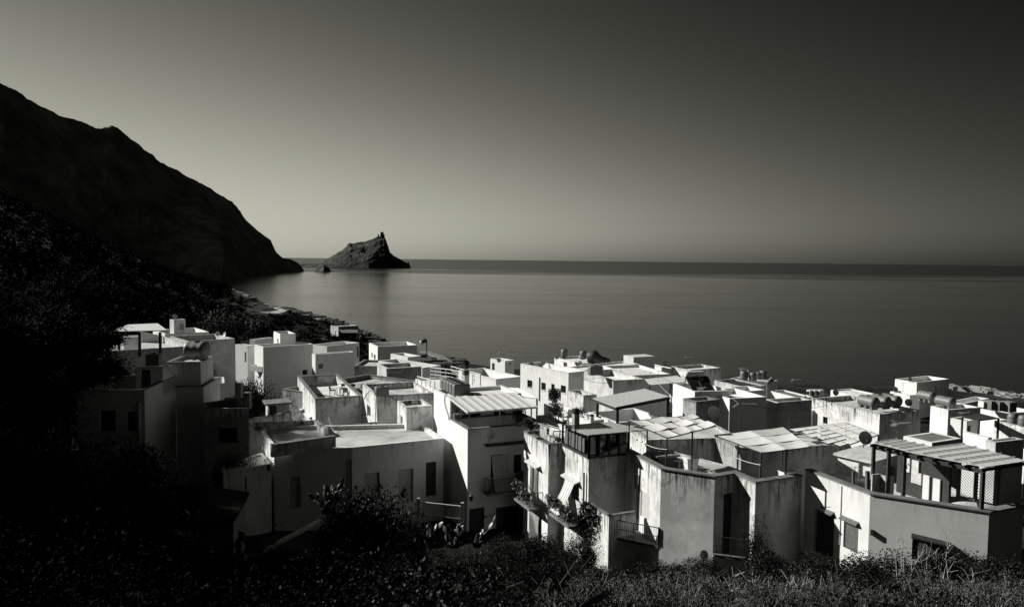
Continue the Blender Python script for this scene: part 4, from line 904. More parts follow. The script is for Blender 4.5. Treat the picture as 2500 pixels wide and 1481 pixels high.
for k, (x, y, s) in enumerate([(1937, 398, .62), (2000, 418, .95), (2070, 425, .95), (2155, 436, 1.05)]):
    p = D(r5(x, y), 97.5 - k * .4); m = MB(); sz = 16 / FPX * 97 * s * 1.45
    m.box((0, 0, sz * .5), (sz, sz, sz), R(20))
    for q in range(3): m.box((0, 0, sz * (.2 + .3 * q)), (sz * 1.03, sz * 1.03, .05), R(20))
    o = m.build('cistern', [plasticl, wood, wood, wood][k] if k else plasticl, origin=(0, 0, 0)); o.location = p; o.data.materials[0] = plasticl if k == 0 else conc
    tag(o, ['small white cube cistern at the left end of the square row', 'second square banded cistern in the row at the right edge', 'third square banded cistern in the row at the right edge', 'largest square banded cistern at the right end of the row'][k], 'water tank', 'water tanks on the roofs')
# chimneys
def chimney(px, top_v, dep, wpx, label, kind=0, base_v=None):
    b = D(px, dep); tp = D((px[0], top_v), dep); w_ = wpx / FPX * dep; h_ = tp.z - b.z
    t = thing('chimney', label, 'chimney', tuple(b), 'roof chimneys'); m = MB()
    if kind == 0:
        m.box((b.x, b.y, b.z + h_ * .36), (w_, w_, h_ * .72), R(24)); m.build('shaft', greyp, t); m = MB()
        for k in range(4): m.box((b.x, b.y, b.z + h_ * (.745 + .065 * k)), (w_ * 1.12, w_ * 1.12, h_ * .035), R(24))
        m.box((b.x, b.y, b.z + h_ * .86), (w_ * .7, w_ * .7, h_ * .27), R(24)); m.build('cowl', dark, t)
    else:
        m.lathe([(w_ * .75, 0), (w_ * .55, h_ * .12), (w_ * .33, h_ * .35), (w_ * .28, h_ * .75), (w_ * .3, h_ * .8)], 16, Matrix.Translation(b)); m.build('shaft', clean, t, True); m = MB()
        m.lathe([(w_ * .24, h_ * .81), (w_ * .24, h_ * .9), (w_ * .36, h_ * .91), (w_ * .3, h_ * .96), (w_ * .05, h_)], 14, Matrix.Translation(b)); m.build('cowl', dark, t)
    return t
chimney(r3(600, 465), r3(0, 272)[1], 58, 12, 'slim chimney with a dark slatted cowl beside the five box cisterns'); chimney(r3(1765, 880), r3(0, 680)[1], 45, 14, 'tall pale chimney with a slatted cowl at the edge of the tiled roof'); chimney(r3(1935, 865), r3(0, 742)[1], 50, 19, 'flared onion shaped white chimney behind the tiled roof', 1); chimney(r1(1382, 705), r1(0, 570)[1], 71, 13, 'stubby pale chimney on the small white house behind the shaded cistern house'); chimney(r9(848, 640), r9(0, 368)[1], 34.5, 22, 'thick chimney block with a dark cowl behind the front right parapet')
# railings
def railing(name, label, pts, h_, n_post, mat, top=.04, bars=0, mid=1, parent=None):
    t = thing(name, label, 'railing', tuple(pts[0])) if parent is None else parent
    m = MB(); up = Vector((0, 0, h_))
    for A, B_ in zip(pts, pts[1:]):
        m.bar(A + up, B_ + up, top); 
        for k in range(1, mid + 1): m.bar(A + up * (k / (mid + 1)), B_ + up * (k / (mid + 1)), top * .7)
        for k in range(n_post + 1): q = A + (B_ - A) * k / n_post; m.bar(q, q + up, top)
        if bars:
            nb = int((B_ - A).length / bars)
            for k in range(1, nb): q = A + (B_ - A) * k / nb; m.bar(q + up * .06, q + up, .016)
    m.build('rails', mat, t); return t
zr = H['railhouse']['z']
railing('railing', 'white metal railing stepping down left of the five box cisterns', [D(r3(82, 425), 64.5), D(r3(268, 480), 61.5)], D(r3(82, 340), 64.5).z - D(r3(82, 425), 64.5).z, 4, metall, .06)
railing('railing', 'long white metal railing climbing behind the five box cisterns', [D(r3(222, 355), 70), D(r3(440, 385), 67), D(r3(752, 455), 63)], 1.0, 4, metall, .06, mid=2)
railing('railing', 'far white railing edging the roof behind the box cisterns', [D(r3(440, 335), 72), D(r3(755, 430), 66)], .95, 5, metall, .06, mid=1)
# ------------------------------------------------------------------ canopies and pergolas
def sheet_grid(m, L, N_, Rr, F, nu_, nv, f, th=.02):
    rows = []
    for j in range(nv + 1):
        b_ = j / nv; rows.append([(L + (N_ - L) * (i / nu_)) * (1 - b_) + (F + (Rr - F) * (i / nu_)) * b_ + Vector((0, 0, f(i / nu_, b_))) for i in range(nu_ + 1)])
    m.sheet(rows, th)
def post(m, a, z0, w_=.08): m.bar((a.x, a.y, z0), (a.x, a.y, a.z - .02), w_)
# white awning of the tall house
Pn = T['poly'][0]; zf = D(r3(632, 745), Pn.y).z + .24; A = Pn + Vector((0, 0, 0)) - s_ * .15 - f_ * .1; A.z = zf
Bp = A + f_ * along(A, f_, r3(1350, 0)[0]); Cc = Bp + s_ * (T['tb'] + .15); Dd = A + s_ * (T['tb'] + .15); zb_ = T['zb'] + .12; Cc.z = Dd.z = zb_
t = thing('awning', 'white striped awning with a scalloped edge on the terrace of the tall house', 'awning', (A.x, A.y, T['z']))
m = MB(); sheet_grid(m, A, Bp, Cc, Dd, 48, 6, lambda a, b: -.05 * abs(math.sin(a * 8 * math.pi)) * (1 - .3 * b)); m.build('canvas', tarp, t)
m = MB(); rows = [[], []]
for k in range(61): q = A + (Dd - A) * (k / 60); rows[0].append(q + Vector((-.012, 0, .02))); rows[1].append(q + Vector((-.012, 0, -.12 - .06 * abs(math.sin(k / 60 * 13 * math.pi)))))
m.sheet(rows, .006); m.build('valance', tarp, t)
m = MB(); m.bar(A - Vector((0, 0, .1)), Bp - Vector((0, 0, .1)), .1, .12); m.build('front_beam', metall, t)
m = MB()
for k in range(9): q = A + (Bp - A) * (k / 8); m.bar(q - s_ * .12 - Vector((0, 0, .05)), q + (Dd - A) - Vector((0, 0, .08)), .07)
m.build('rafters', metall, t)
for X in (628, 978, 1315):
    q = A + f_ * max(.25, along(A, f_, r3(X, 0)[0])) + s_ * .3; m = MB(); m.bar((q.x, q.y, T['z'] - .9), (q.x, q.y, zf - .14), .1); m.build('post', metall, t)
q = A + s_ * (T['tb'] * .96) + f_ * .2; m = MB(); m.bar((q.x, q.y, T['z'] - .9), (q.x, q.y, zb_ - .15), .1); m.build('post', metall, t)
# corrugated lean-to behind it
def corr(name, label, L, N_, Rr, F, waves, mat, cat='roof', z_post=None, posts=(), amp=.05, pm=dark):
    t = thing(name, label, cat, (N_.x, N_.y, z_post if z_post is not None else N_.z)); m = MB(); sheet_grid(m, L, N_, Rr, F, waves * 6, 4, lambda a, b: amp * math.sin(a * waves * 2 * math.pi), .025); m.build('roof_sheet', mat, t)
    for q in posts: mm_ = MB(); post(mm_, q, z_post, .12); mm_.build('post', pm, t)
    return t
corr('lean_to', 'pale corrugated lean-to roof behind the white awning', D(r3(1110, 548), 55), D(r3(1362, 575), 54), D(r3(1165, 466), 60), D(r3(880, 458), 60.5), 10, metall, 'roof', 17, [D(r3(1355, 578), 54), D(r3(1135, 555), 55)])
corr('lean_to', 'bright corrugated shed roof left of the solar panel', D(r4(780, 335), 84), D(r4(835, 400), 80), D(r4(1285, 362), 82), D(r4(1130, 298), 87), 4, metall, 'roof', 15.5, [D(r4(838, 402), 80), D(r4(1280, 366), 82), D(r4(1060, 385), 81)], .02)
# plank pergola
L, N_, Rr, F = D(r4(210, 545), 60.5), D(r4(466, 642), 56.5), D(r4(1055, 526), 59.5), D(r4(785, 440), 64.5)
t = thing('pergola', 'plank covered pergola on dark posts over a white terrace', 'pergola', (N_.x, N_.y, H['pergolahouse']['z'] - 1))
m = MB()
for k in range(26):
    a, b = k / 26, (k + .93) / 26; e0, e1 = L + (F - L) * a, L + (F - L) * b; g0_, g1_ = N_ + (Rr - N_) * a, N_ + (Rr - N_) * b
    m.sheet([[e0, g0_], [e1, g1_]], .05)
m.build('plank_deck', paled, t)
dz = Vector((0, 0, .16)); 
m = MB(); m.bar(N_ - dz, Rr - dz, .12, .2); m.bar(L - dz, N_ - dz, .12, .2); m.bar(L - dz, F - dz, .12, .2)
for k in range(9): q = L + (N_ - L) * ((k + .5) / 9); m.bar(q - Vector((0, 0, .1)), q + (F - L) - Vector((0, 0, .1)), .09, .14)
m.build('beams', darkw, t)
for q in (L + (F - L) * .06 + (N_ - L) * .08, N_ + (Rr - N_) * .03, Rr - (Rr - N_) * .03): m = MB(); post(m, q - dz, H['pergolahouse']['z'] - 1, .2); m.build('post', darkw, t)
# cloth canopies
def canopy(label, L, N_, Rr, F, nx, ny, zp, posts, sag=.07, tilt=.09, gap=.0):
    t = thing('cloth_canopy', label, 'canopy', (N_.x, N_.y, zp)); P = lambda a, b: (L + (N_ - L) * a) * (1 - b) + (F + (Rr - F) * a) * b
    for i in range(nx):
        for j in range(ny):
            m = MB(); rows = []; s0 = 1 if (i + j) % 2 else -1; jit = random.uniform(-.02, .05)
            for q in range(7):
                b = (j + gap + (1 - gap * 2) * q / 6) / ny; row = []
                for w_ in range(7):
                    a = (i + .02 + .96 * w_ / 6) / nx; row.append(P(a, b) + Vector((0, 0, -(sag + jit) * math.sin(math.pi * q / 6) * (.6 + .4 * math.sin(math.pi * w_ / 6)) + tilt * s0 * (q / 6 - .5) + .05 + random.uniform(-.006, .006))))
                rows.append(row)
            m.sheet(rows, .012); m.build('cloth_panel', random.choice([cloth, cloth, tarp, clothg]), t)
    m = MB()
    for i in range(nx + 1): m.bar(P(i / nx, 0), P(i / nx, 1), .05)
    for j in range(ny + 1): m.bar(P(0, j / ny), P(1, j / ny), .05)
    m.build('frame', metald, t)
    for a, b in posts: m = MB(); post(m, P(a, b), zp, .075); m.build('post', metald, t)
    return t
canopy('first cloth canopy of bright and grey panels on thin posts, over a table', D(r4(603, 798), 42.4), D(r4(1035, 985), 38.6), D(r4(1560, 850), 40.6), D(r4(1300, 733), 45), 3, 4, deck3, [(0.02, 0), (.5, 0), (.98, 0), (1, .5)], .05, .10)
canopy('second cloth canopy with taut pale panels, over the corner terrace', D(r8(805, 205), 40.2), D(r8(1187, 347), 36.4), D(r8(1570, 300), 37.8), D(r8(1355, 143), 42.4), 3, 2, deck3, [(.98, 0), (1, .5), (.52, 0), (0, 1)], .06, .0)
t = thing('slatted_canopy', 'canopy of pale strips with dark gaps stepping toward the reed roof', 'canopy', D(r5(800, 700), 42)); L, N_, Rr, F = D(r5(275, 592), 46), D(r5(700, 752), 41), D(r5(1040, 640), 43), D(r5(760, 533), 47.6); P = lambda a, b: (L + (N_ - L) * a) * (1 - b) + (F + (Rr - F) * a) * b
for i in range(6):
    for j in range(4):
        of = .09 if i % 2 else 0; a0, a1 = i / 6, (i + .76) / 6; b0_, b1_ = min(1, j / 4 + of), min(1.02, (j + .97) / 4 + of)
        m = MB(); m.sheet([[P(a0 + (a1 - a0) * q / 3, b0_ + (b1_ - b0_) * w_ / 3) + Vector((0, 0, -.03 * math.sin(math.pi * q / 3) + .03)) for q in range(4)] for w_ in range(4)], .015); m.build('cloth_strip', random.choice([cloth, tarp]), t)
m = MB()
for i in range(7): m.bar(P(i / 6, 0), P(i / 6, 1), .05)
for j in range(5): m.bar(P(0, j / 4), P(1, j / 4), .04)
m.build('frame', metald, t)
for a, b in ((0, 0), (1, 0), (1, 1), (0, 1)): m = MB(); post(m, P(a, b), 14, .08); m.build('post', metald, t)
# reed roof, front right
t = thing('reed_pergola', 'reed mat roof with pale battens on dark posts over the front right terrace', 'pergola', (P4[1].x, P4[1].y, deck4))
def reedq(L, N_, Rr, F, nb):
    m = MB(); sheet_grid(m, L, N_, Rr, F, 60, 10, lambda a, b: 0, .03); m.build('reed_mat', reed, t)
    m = MB()
    for k in range(nb): a = (k + .12) / nb; m.bar(L + (N_ - L) * a + Vector((0, 0, .045)), F + (Rr - F) * a + Vector((0, 0, .045)), .035)
    m.build('battens', paled, t); m = MB()
    for k in range(nb + 1): a = k / nb; d_ = (L + (N_ - L) * a) - (F + (Rr - F) * a); d_.normalize(); m.bar(L + (N_ - L) * a + d_ * .25 - Vector((0, 0, .12)), F + (Rr - F) * a - Vector((0, 0, .12)), .07, .13)
    m.bar(L - Vector((0, 0, .22)), N_ - Vector((0, 0, .22)), .1, .16); m.build('rafters', darkw, t)
zR = D((2405, 1139), 30.9).z
rL, rM, rN, rR, rB, rF, rQ = [W(q, zR) for q in ((2134, 1080), (2209.6, 1098.4), (2405, 1139), (2508, 1124), (2351, 1082), (2191, 1071), (2276, 1089))]
reedq(rL, rM, rQ, rF, 4); reedq(rM + Vector((0, 0, -.03)), rN, rR, rB, 5)
for q in (rL, rM, rN + (rM - rN) * .02, rR, rL + (rM - rL) * .5): m = MB(); post(m, q - Vector((0, 0, .2)), deck4, .14); m.build('post', darkw, t)
# dark flat pergola further right
t = thing('pergola', 'dark flat roofed pergola on thin posts at the right', 'pergola', D(r5(1905, 700), 66)); L, N_, Rr, F = D(r5(1762, 482), 71), D(r5(1905, 512), 66), D(r5(2072, 492), 68), D(r5(1905, 450), 75)
m = MB(); m.sheet([[L, N_], [F, Rr]], .1); m.build('roof_sheet', dark, t)
for q in (N_, Rr, L, F): m = MB(); post(m, q, q.z - 4, .14); m.build('post', darkw, t)
# tiled roof over the glazed room
S = H['stain']; Pg, zg = S['Pg'], S['zg']; t = thing('roof_room', 'glazed roof room with a wavy tiled roof on the streaked house', 'roof room', (Pg[0].x, Pg[0].y, zg))
L, N_, Rr, F = D(r7(1162, 133), 44.2), D(r7(1347, 193), 40.7), D(r7(1780, 156), 42.4), D(r7(1505, 96), 46.6)
m = MB(); rows = []
for i in range(97):
    a = i / 96; row = []
    for j in range(31):
        b = j / 30; row.append((L + (F - L) * a) * (1 - b) + (N_ + (Rr - N_) * a) * b + Vector((0, 0, .065 * abs(math.sin(a * 24 * math.pi)) + .018 * ((b * 10) % 1))))
    rows.append(row)
m.sheet(rows, .03); m.build('tiles', terrac, t)
f2, s2 = d12(Pg); m = MB(); q0 = Pg[0]; zt_ = N_.z - .12
for A, B_ in ((Pg[3], Pg[0]), (Pg[0], Pg[1])):
    A = Vector((A.x, A.y, zg)); B_ = Vector((B_.x, B_.y, zg)); m.bar(A + Vector((0, 0, .05)), B_ + Vector((0, 0, .05)), .16, .12)
    for k in range(5): q = A + (B_ - A) * k / 4; m.bar(q, Vector((q.x, q.y, zt_ + (.0 if A is not q0 else 0))), .12)
m.build('frame', darkw, t)
inn, _ = inset([Vector((p.x, p.y, 0)) for p in Pg], .12); m = MB(); m.prism(inn, zg + .02, zt_ - .05); m.build('glazing', glass, t)
m = MB()
for X0, X1, Y0, Y1 in ((1195, 1235, 165, 275), (1262, 1340, 210, 320)): pass
e_ = (Pg[0] - Pg[3]); Ls = e_.length; e_.normalize(); nn = Vector((e_.y, -e_.x, 0)); nn = nn if nn.dot(Vector((-1, -1, 0))) > 0 else -nn; base = Vector((Pg[3].x, Pg[3].y, 0))
for a0 in (.1, .36, .62): 
    for da in (0, .12): obox(m, base, e_, -nn, Ls * (a0 + da), Ls * (a0 + da + .105), -.03, .03, zg + .2, zt_ - .25)
m.build('casements', wood, t)
# solar heater
t = thing('solar_heater', 'solar water heater with a dark tilted panel and white tank', 'solar heater', D(r4(1400, 470), 70)); a, b, c, d = D(r4(1228, 315), 71), D(r4(1466, 306), 71.5), D(r4(1545, 460), 69), D(r4(1312, 470), 68.5)
m = MB(); m.sheet([[a, b], [d, c]], .1); m.build('panel', glass, t); m = MB()
for p_, q_ in ((a, b), (b, c), (c, d), (d, a), ((a + b) / 2, (c + d) / 2)): m.bar(p_, q_, .09)
m.build('panel_frame', metald, t); m = MB(); up = Vector((0, 0, .28)); m.tube([a + up - (b - a) * .02, a + up + (b - a) * .04, a + up + (b - a) * .78, a + up + (b - a) * .84], [.2, .3, .3, .2], 16); m.build('tank', plasticl, t, False)
m = MB(); [m.bar(q - Vector((0, 0, .1)), q - Vector((0, 0, 2)) + Vector((0, .3, 0)), .07) for q in (a, b)]; m.build('stand', metald, t)
# ------------------------------------------------------------------ terrace things
def _chair():
    t = thing('garden_chair', '', 'chair', (0, 0, 0), 'chairs on the roof terraces'); m = MB(); rbox(m, (0, 0, .42), (.5, .5, .05), 0, .04); m.build('seat', plastic, t)
    m = MB(); m.sheet([[(-.24, .24, .46), (.24, .24, .46)], [(-.25, .3, .7), (.25, .3, .7)], [(-.22, .34, .9), (.22, .34, .9)]], .04); m.build('backrest', plastic, t)
    for x in (-.22, .22):
        for y in (-.22, .24): m = MB(); m.bar((x, y, 0), (x * .95, y * .95, .42), .05); m.build('leg', plastic, t)
        m = MB(); m.bar((x * 1.1, -.2, .64), (x * 1.1, .28, .64), .05, .03); m.bar((x * 1.1, -.2, .42), (x * 1.1, -.2, .64), .04); m.build('armrest', plastic, t)
    return t
CHAIR = Proto(_chair); zt_ = H['terrace']['z'] - .95; tc_ = W(r2(1210, 835), zt_)
t = thing('dining_table', 'white topped dining table on the stained roof terrace', 'table', (tc_.x, tc_.y, zt_), rz=R(-8)); m = MB(); m.box((tc_.x, tc_.y, zt_ + .74), (1.7, .85, .04)); 
def local(mb, name, mat, par): o = mb.build(name, mat, par); return o
local(m, 'tabletop', plasticl, t)
for x in (-.75, .75):
    for y in (-.35, .35): m = MB(); m.bar((tc_.x + x, tc_.y + y, zt_), (tc_.x + x, tc_.y + y, zt_ + .72), .06); m.build('leg', metald, t)
for dx, dy, rz, lb in ((-.45, .75, 0, 'left chair on the far side of the dining table'), (.45, .78, 0, 'right chair on the far side of the dining table'), (-1.25, -.1, 1.5, 'dark chair at the left head of the dining table'), (.15, -.75, 3.2, 'chair with its back to the camera at the dining table'), (1.25, .1, -1.4, 'chair at the right head of the dining table')):
    CHAIR.put((tc_.x + dx, tc_.y + dy, zt_), lb, rz)
za = T['z'] - .95
for X, Y, rz, lb in ((690, 870, .5, 'chair in the near left corner under the white awning'), (820, 872, 2.4, 'folding lounger chair in the middle under the white awning')):
    p = W(r3(X, Y + 10), za); q = T['poly'][0] + f_ * along(Vector((T['poly'][0].x, T['poly'][0].y, za)), f_, r3(X, 0)[0]) + s_ * .9; CHAIR.put((q.x, q.y, za), lb, rz)
# table, bench and tub under the first canopy
p = W(r8(400, 350), deck3 + .83); t = thing('table', 'rough topped square table under the first cloth canopy', 'table', (p.x, p.y, deck3)); m = MB(); m.box((p.x, p.y, deck3 + .78), (1.5, 1.0, .1), .3); m.build('tabletop', conc, t); m = MB(); m.box((p.x, p.y, deck3 + .36), (1.2, .8, .7), .3); m.build('pedestal', dark, t)
p = W(r8(445, 402), deck3 + .5); t = thing('bench', 'narrow pale bench beside the rough topped table', 'bench', (p.x, p.y, deck3)); m = MB(); m.box((p.x, p.y, deck3 + .47), (1.25, .28, .06), .15); m.build('seat', paled, t)
for dx in (-.5, .5): m = MB(); m.box((p.x + dx, p.y + dx * .15, deck3 + .22), (.06, .22, .43), .15); m.build('leg', paled, t)
def tub(px, dep, label):
    p = W(px, deck3 + .9); m = MB(); z0, z1 = deck3, deck3 + .85; q = Vector((p.x, p.y, 0)); f = lambda a, b, z: q + Vector((a * math.cos(.3) - b * math.sin(.3), a * math.sin(.3) + b * math.cos(.3), z))
    m.hexa([f(-.25, -.18, z0), f(.25, -.18, z0), f(.25, .18, z0), f(-.25, .18, z0)], [f(-.36, -.25, z1), f(.36, -.25, z1), f(.36, .25, z1), f(-.36, .25, z1)]); rbox(m, (p.x, p.y, z1 + .002), (.8, .56, .06), .3, .03)
    tag(m.build('wash_tub', plasticl, origin=(p.x, p.y, z0)), label, 'wash tub', 'stone wash tubs')
tub(r8(615, 382), 39.6, 'white wash tub beside the bench under the first canopy'); tub(r8(1388, 488), 37.2, 'white wash tub in the corner under the second canopy')
for dx, dy, rz, lb in ((0, 0, .4, 'left of two garden chairs on the sunken terrace'), (.9, -.5, -.7, 'right of two garden chairs on the sunken terrace')):
    p = W(r3(1640, 850), H['sunken']['z'] - .1); CHAIR.put((p.x - .6 + dx, p.y + .8 + dy, H['sunken']['z'] - .1), lb, rz)
# laundry
zl = S['zg']; t = thing('laundry', 'white washing hung on lines above the streaked house', 'laundry', D(r3(1450, 1050), 45))
l0, l1 = D(r3(1385, 862), 47.2), D(r3(1592, 925), 45.6)
for k in range(3): m = MB(); q = Vector((.25 * k, .12 * k, 0)); m.tube([l0 + q - (l1 - l0) * .35, l1 + q], .012, 5); m.build('line', metall, t)
def hung(a0, a1, h_, mat, off, ph):
    m = MB(); rows = []
    for j in range(9): rows.append([l0 + (l1 - l0) * (a0 + (a1 - a0) * i / 10) + Vector((.25 * off, .12 * off + .05 * math.sin(i * 1.7 + ph) * j / 8, -h_ * j / 8)) for i in range(11)])
    m.sheet(rows, .01); m.build('cloth', mat, t)
hung(0, .17, 1.4, clothg, 0, 0); hung(.19, .36, 1.55, clothg, 0, 1); hung(.36, .98, .55, cloth, 1, 2); hung(.5, .68, 1.35, cloth, 0, 3); hung(.78, .99, 1.5, cloth, 0, 1)
m = MB(); q = l1 + Vector((.05, 0, 0)); m.bar((q.x, q.y, zl - .8), (q.x, q.y, q.z + .1), .06); m.bar(q + Vector((-.4, .1, 0)), q + Vector((.4, -.1, 0)), .05); m.build('post', metald, t)
# curtains and balconies
def curtain(label, A, B_, h_, mat, sway=Vector((0, 0, 0)), folds=7, amp=.06, name='door_curtain'):
    m = MB(); rows = []; d_ = (B_ - A).normalized(); n_ = Vector((d_.y, -d_.x, 0)); n_ = n_ if n_.y < 0 else -n_
    for j in range(13):
        w_ = j / 12; rows.append([A + (B_ - A) * (i / 28) * (1 - .12 * math.sin(math.pi * w_)) + n_ * (.06 + amp * math.sin(i / 28 * folds * 2 * math.pi + w_) * (.35 + .65 * w_)) + sway * w_ ** 1.6 + Vector((0, 0, -h_ * w_)) for i in range(29)])
    m.sheet(rows, .012); return tag(m.build(name, mat, origin=(A.x, A.y, A.z - h_), smooth=False), label, 'curtain')
def onwall(p0, p1, uv):
    s_, z = wall_sz(Vector((p0.x, p0.y, 0)), Vector((p1.x, p1.y, 0)), uv); e_ = (p1 - p0); e_.z = 0; e_.normalize(); return Vector((p0.x, p0.y, z)) + e_ * s_
tp = T['poly']; a, b = onwall(tp[0], tp[1], r7(615, 340)), onwall(tp[0], tp[1], r7(745, 335)); c = onwall(tp[0], tp[1], r7(640, 628))
curtain('long pale curtain hanging over the balcony of the tall white house', a, b, a.z - c.z, clothg, -s_ * .55 + f_ * .12, 6, .04)
sp = S['poly']; a, b = onwall(sp[3], sp[0], r7(915, 408)), onwall(sp[3], sp[0], r7(935, 416)); c = onwall(sp[3], sp[0], r7(915, 600)); curtain('left half of the parted curtain in the upper door of the streaked house', a, b, a.z - c.z, clothg, folds=3)
a, b = onwall(sp[3], sp[0], r7(945, 420)), onwall(sp[3], sp[0], r7(970, 430)); curtain('right half of the parted curtain in the upper door of the streaked house', a, b, 2.0, clothg, folds=3)
a, b = onwall(sp[3], sp[0], r7(905, 745)), onwall(sp[3], sp[0], r7(985, 790)); curtain('striped curtain in the lower door of the streaked house', a, b, 1.9, clothg, folds=9)
a, b = onwall(Pg[3], Pg[0], r7(1180, 490)), onwall(Pg[3], Pg[0], r7(1248, 530)); e2 = (Pg[0] - Pg[3]).normalized(); n2 = Vector((e2.y, -e2.x, 0)); n2 = n2 if n2.x < 0 else -n2
curtain('white curtain billowing out of the balcony door of the streaked house', a, b, 2.0, cloth, n2 * 1.0, 4, .05)
a, b = onwall(Pg[3], Pg[0], r7(1050, 790)), onwall(Pg[3], Pg[0], r7(1200, 880)); 
curtain('pale slatted blind hanging below the second flower balcony', Pg[3].lerp(Pg[0], .25) + Vector((0, 0, 16.1 - Pg[3].z)), Pg[3].lerp(Pg[0], .8) + Vector((0, 0, 16.1 - Pg[3].z)), 1.4, clothg, folds=14, amp=.025, name='roller_blind')
def hood(par, p0, p1, uv0, uv1, out=.35, mat=copel):
    a, b = onwall(p0, p1, uv0), onwall(p0, p1, uv1); d_ = (b - a); d_.z = 0; d_.normalize(); n_ = Vector((d_.y, -d_.x, 0)); c0 = (p0 + p1) / 2; n_ = n_ if n_.dot(CAM - c0) > 0 else -n_
    m = MB(); z = Vector((0, 0, .1)); m.hexa([a, b, b + n_ * out - z, a + n_ * out - z], [a + Vector((0, 0, .07)), b + Vector((0, 0, .07)), b + n_ * out - z * .3, a + n_ * out - z * .3]); m.build('door_hood', mat, par)
hs_ = S['o']; hood(hs_, sp[3], sp[0], r7(897, 372), r7(985, 430)); hood(hs_, Pg[3], Pg[0], r7(1172, 478), r7(1280, 546))
hr = H['right']['o']; hood(hr, P4[0], P4[1], r9(500, 770), r9(635, 828), .2, wood); hood(hr, P4[0], P4[1], r9(330, 705), r9(440, 748), .2, wood); hood(hr, P4[1], P4[2], r9(1045, 912), r9(1350, 985), .22, dark)
ht = T['o']; hood(ht, tp[0], tp[1], r3(800, 1068), r3(1215, 1030), .3, dark); hter = H['terrace']['o']; tq = H['terrace']['poly']; hood(hter, tq[3], tq[0], r2(745, 955), r2(795, 985), .3); hood(hter, tq[3], tq[0], r2(815, 1020), r2(872, 1060), .3)
# balconies
flow = foliage_mat('flower_leaf', .03, .22, .6, .3)
def balcony(par, A, B_, out, label_slab='balcony', rail=True, bars=.11, hgt=.95):
    d_ = (B_ - A); d_.z = 0; d_.normalize(); n_ = Vector((d_.y, -d_.x, 0)); n_ = n_ if n_.dot(CAM - A) > 0 else -n_; z = Vector((0, 0, .14))
    m = MB(); m.hexa([A - z, B_ - z, B_ + n_ * out - z, A + n_ * out - z], [A, B_, B_ + n_ * out, A + n_ * out]); m.build('balcony', conc, par)
    i_ = .05; q = [A + d_ * i_, A + d_ * i_ + n_ * (out - i_), B_ - d_ * i_ + n_ * (out - i_), B_ - d_ * i_]; railing('railing', '', q, hgt, 1, metald, .04, bars, 0, par); return n_, d_
ba, bb = onwall(tp[0], tp[1], r7(560, 612)), onwall(tp[0], tp[1], r7(862, 585)); bb.z = ba.z; nA, dA = balcony(ht, ba, bb, .8)
sa, sb = onwall(sp[3], sp[0], r7(880, 660)), onwall(sp[3], sp[0], r7(1000, 720)); sb.z = sa.z = (sa.z + sb.z) / 2; nS, dS = balcony(hs_, sa, sb, .9)
ga, gb = onwall(Pg[3], Pg[0], r7(1150, 770)), onwall(Pg[3], Pg[0], r7(1300, 850)); gb.z = ga.z = (ga.z + gb.z) / 2; nG, dG = balcony(hs_, ga, gb, .9)
rgf = np.random.default_rng(9)
def flower_box(label, c, d_, L, n=800, sp_=.22):
    t = thing('flower_box', label, 'flower box', tuple(c), 'flower boxes on the balconies'); m = MB(); rz = math.atan2(d_.y, d_.x); m.box((c.x, c.y, c.z + .1), (L, .22, .2), rz); m.build('trough', wood, t)
    pts = np.array(c) + np.array([d_.x, d_.y, 0]) * rgf.uniform(-L * .5, L * .5, (n, 1)) + np.array([0, 0, .25]) + rgf.normal(0, 1, (n, 3)) * np.array([.09, .09, .13]) - np.array([0, 0, 1]) * np.abs(rgf.normal(0, .12, (n, 1))); leaf_mesh('plants', pts, .15, flow, t, .8, seed=len(label)); return t
for c, d_, L, lb in ((sa + nS * .9 + dS * .45 + Vector((0, 0, .75)), dS, .8, 'flower box on the left half of the upper balcony rail'), (sa + nS * .92 + dS * 1.6 + Vector((0, 0, .55)), dS, 1.2, 'trailing flower box on the right half of the upper balcony rail'), (ga + nG * .92 + dG * .4 + Vector((0, 0, .7)), dG, .9, 'bushy flower box on the lower balcony beside the billowing curtain'), (ga + nG * .95 + dG * 2.2 + Vector((0, 0, .6)), dG, 1.3, 'long flower box below the billowing curtain'), (bb + nA * .8 - dA * .6 + Vector((0, 0, .8)), dA, .6, 'small dark flower box on the shaded balcony of the tall white house')):
    flower_box(lb, c, d_, L)
# balcony bay between the streaked house and the many sided house
hm = H['many']['o']; zB = D(r7(1500, 935), 39.5).z; k0, k1, k2 = W(r7(1497, 945), zB), W(r7(1868, 1018), zB), P3[1]
m = MB(); q0, q1, q2, q3 = k0, k1, Vector((P3[1].x - .05, P3[1].y + .1, zB)), Vector((P3[0].x, P3[0].y, zB)); z = Vector((0, 0, .16)); m.hexa([q0 - z, q1 - z, q2 - z, q3 - z], [q0, q1, q2, q3]); m.build('balcony', conc, hm); railing('railing', '', [q0, q1, q1.lerp(q2, .9)], .95, 2, metald, .04, .12, 1, hm)
zS = D(r7(1495, 805), 38.8).z; w0, w1 = W(r7(1342, 708), zS), W(r7(1497, 803), zS)
wall_line('balcony_wall', 'stained bay wall with a parapet between the streaked house and the many sided house', [w0, w1, W(r7(1700, 770), zS)], 10.5, [zS] * 3, .22, olds, cope)
zB2 = D(r8(800, 1150), 36.6).z; m = MB(); q0, q1 = W(r8(795, 1160), zB2), W(r8(1075, 1200), zB2); q2, q3 = Vector((P3[4].x - .3, P3[4].y + .6, zB2)), Vector((P3[2].x, P3[2].y + .1, zB2)); m.hexa([q0 - z, q1 - z, q2 - z, q3 - z], [q0, q1, q2, q3]); m.build('balcony', conc, hm); railing('railing', '', [q0, q1, q1.lerp(q2, .8)], .95, 2, metald, .035, .12, 1, hm)
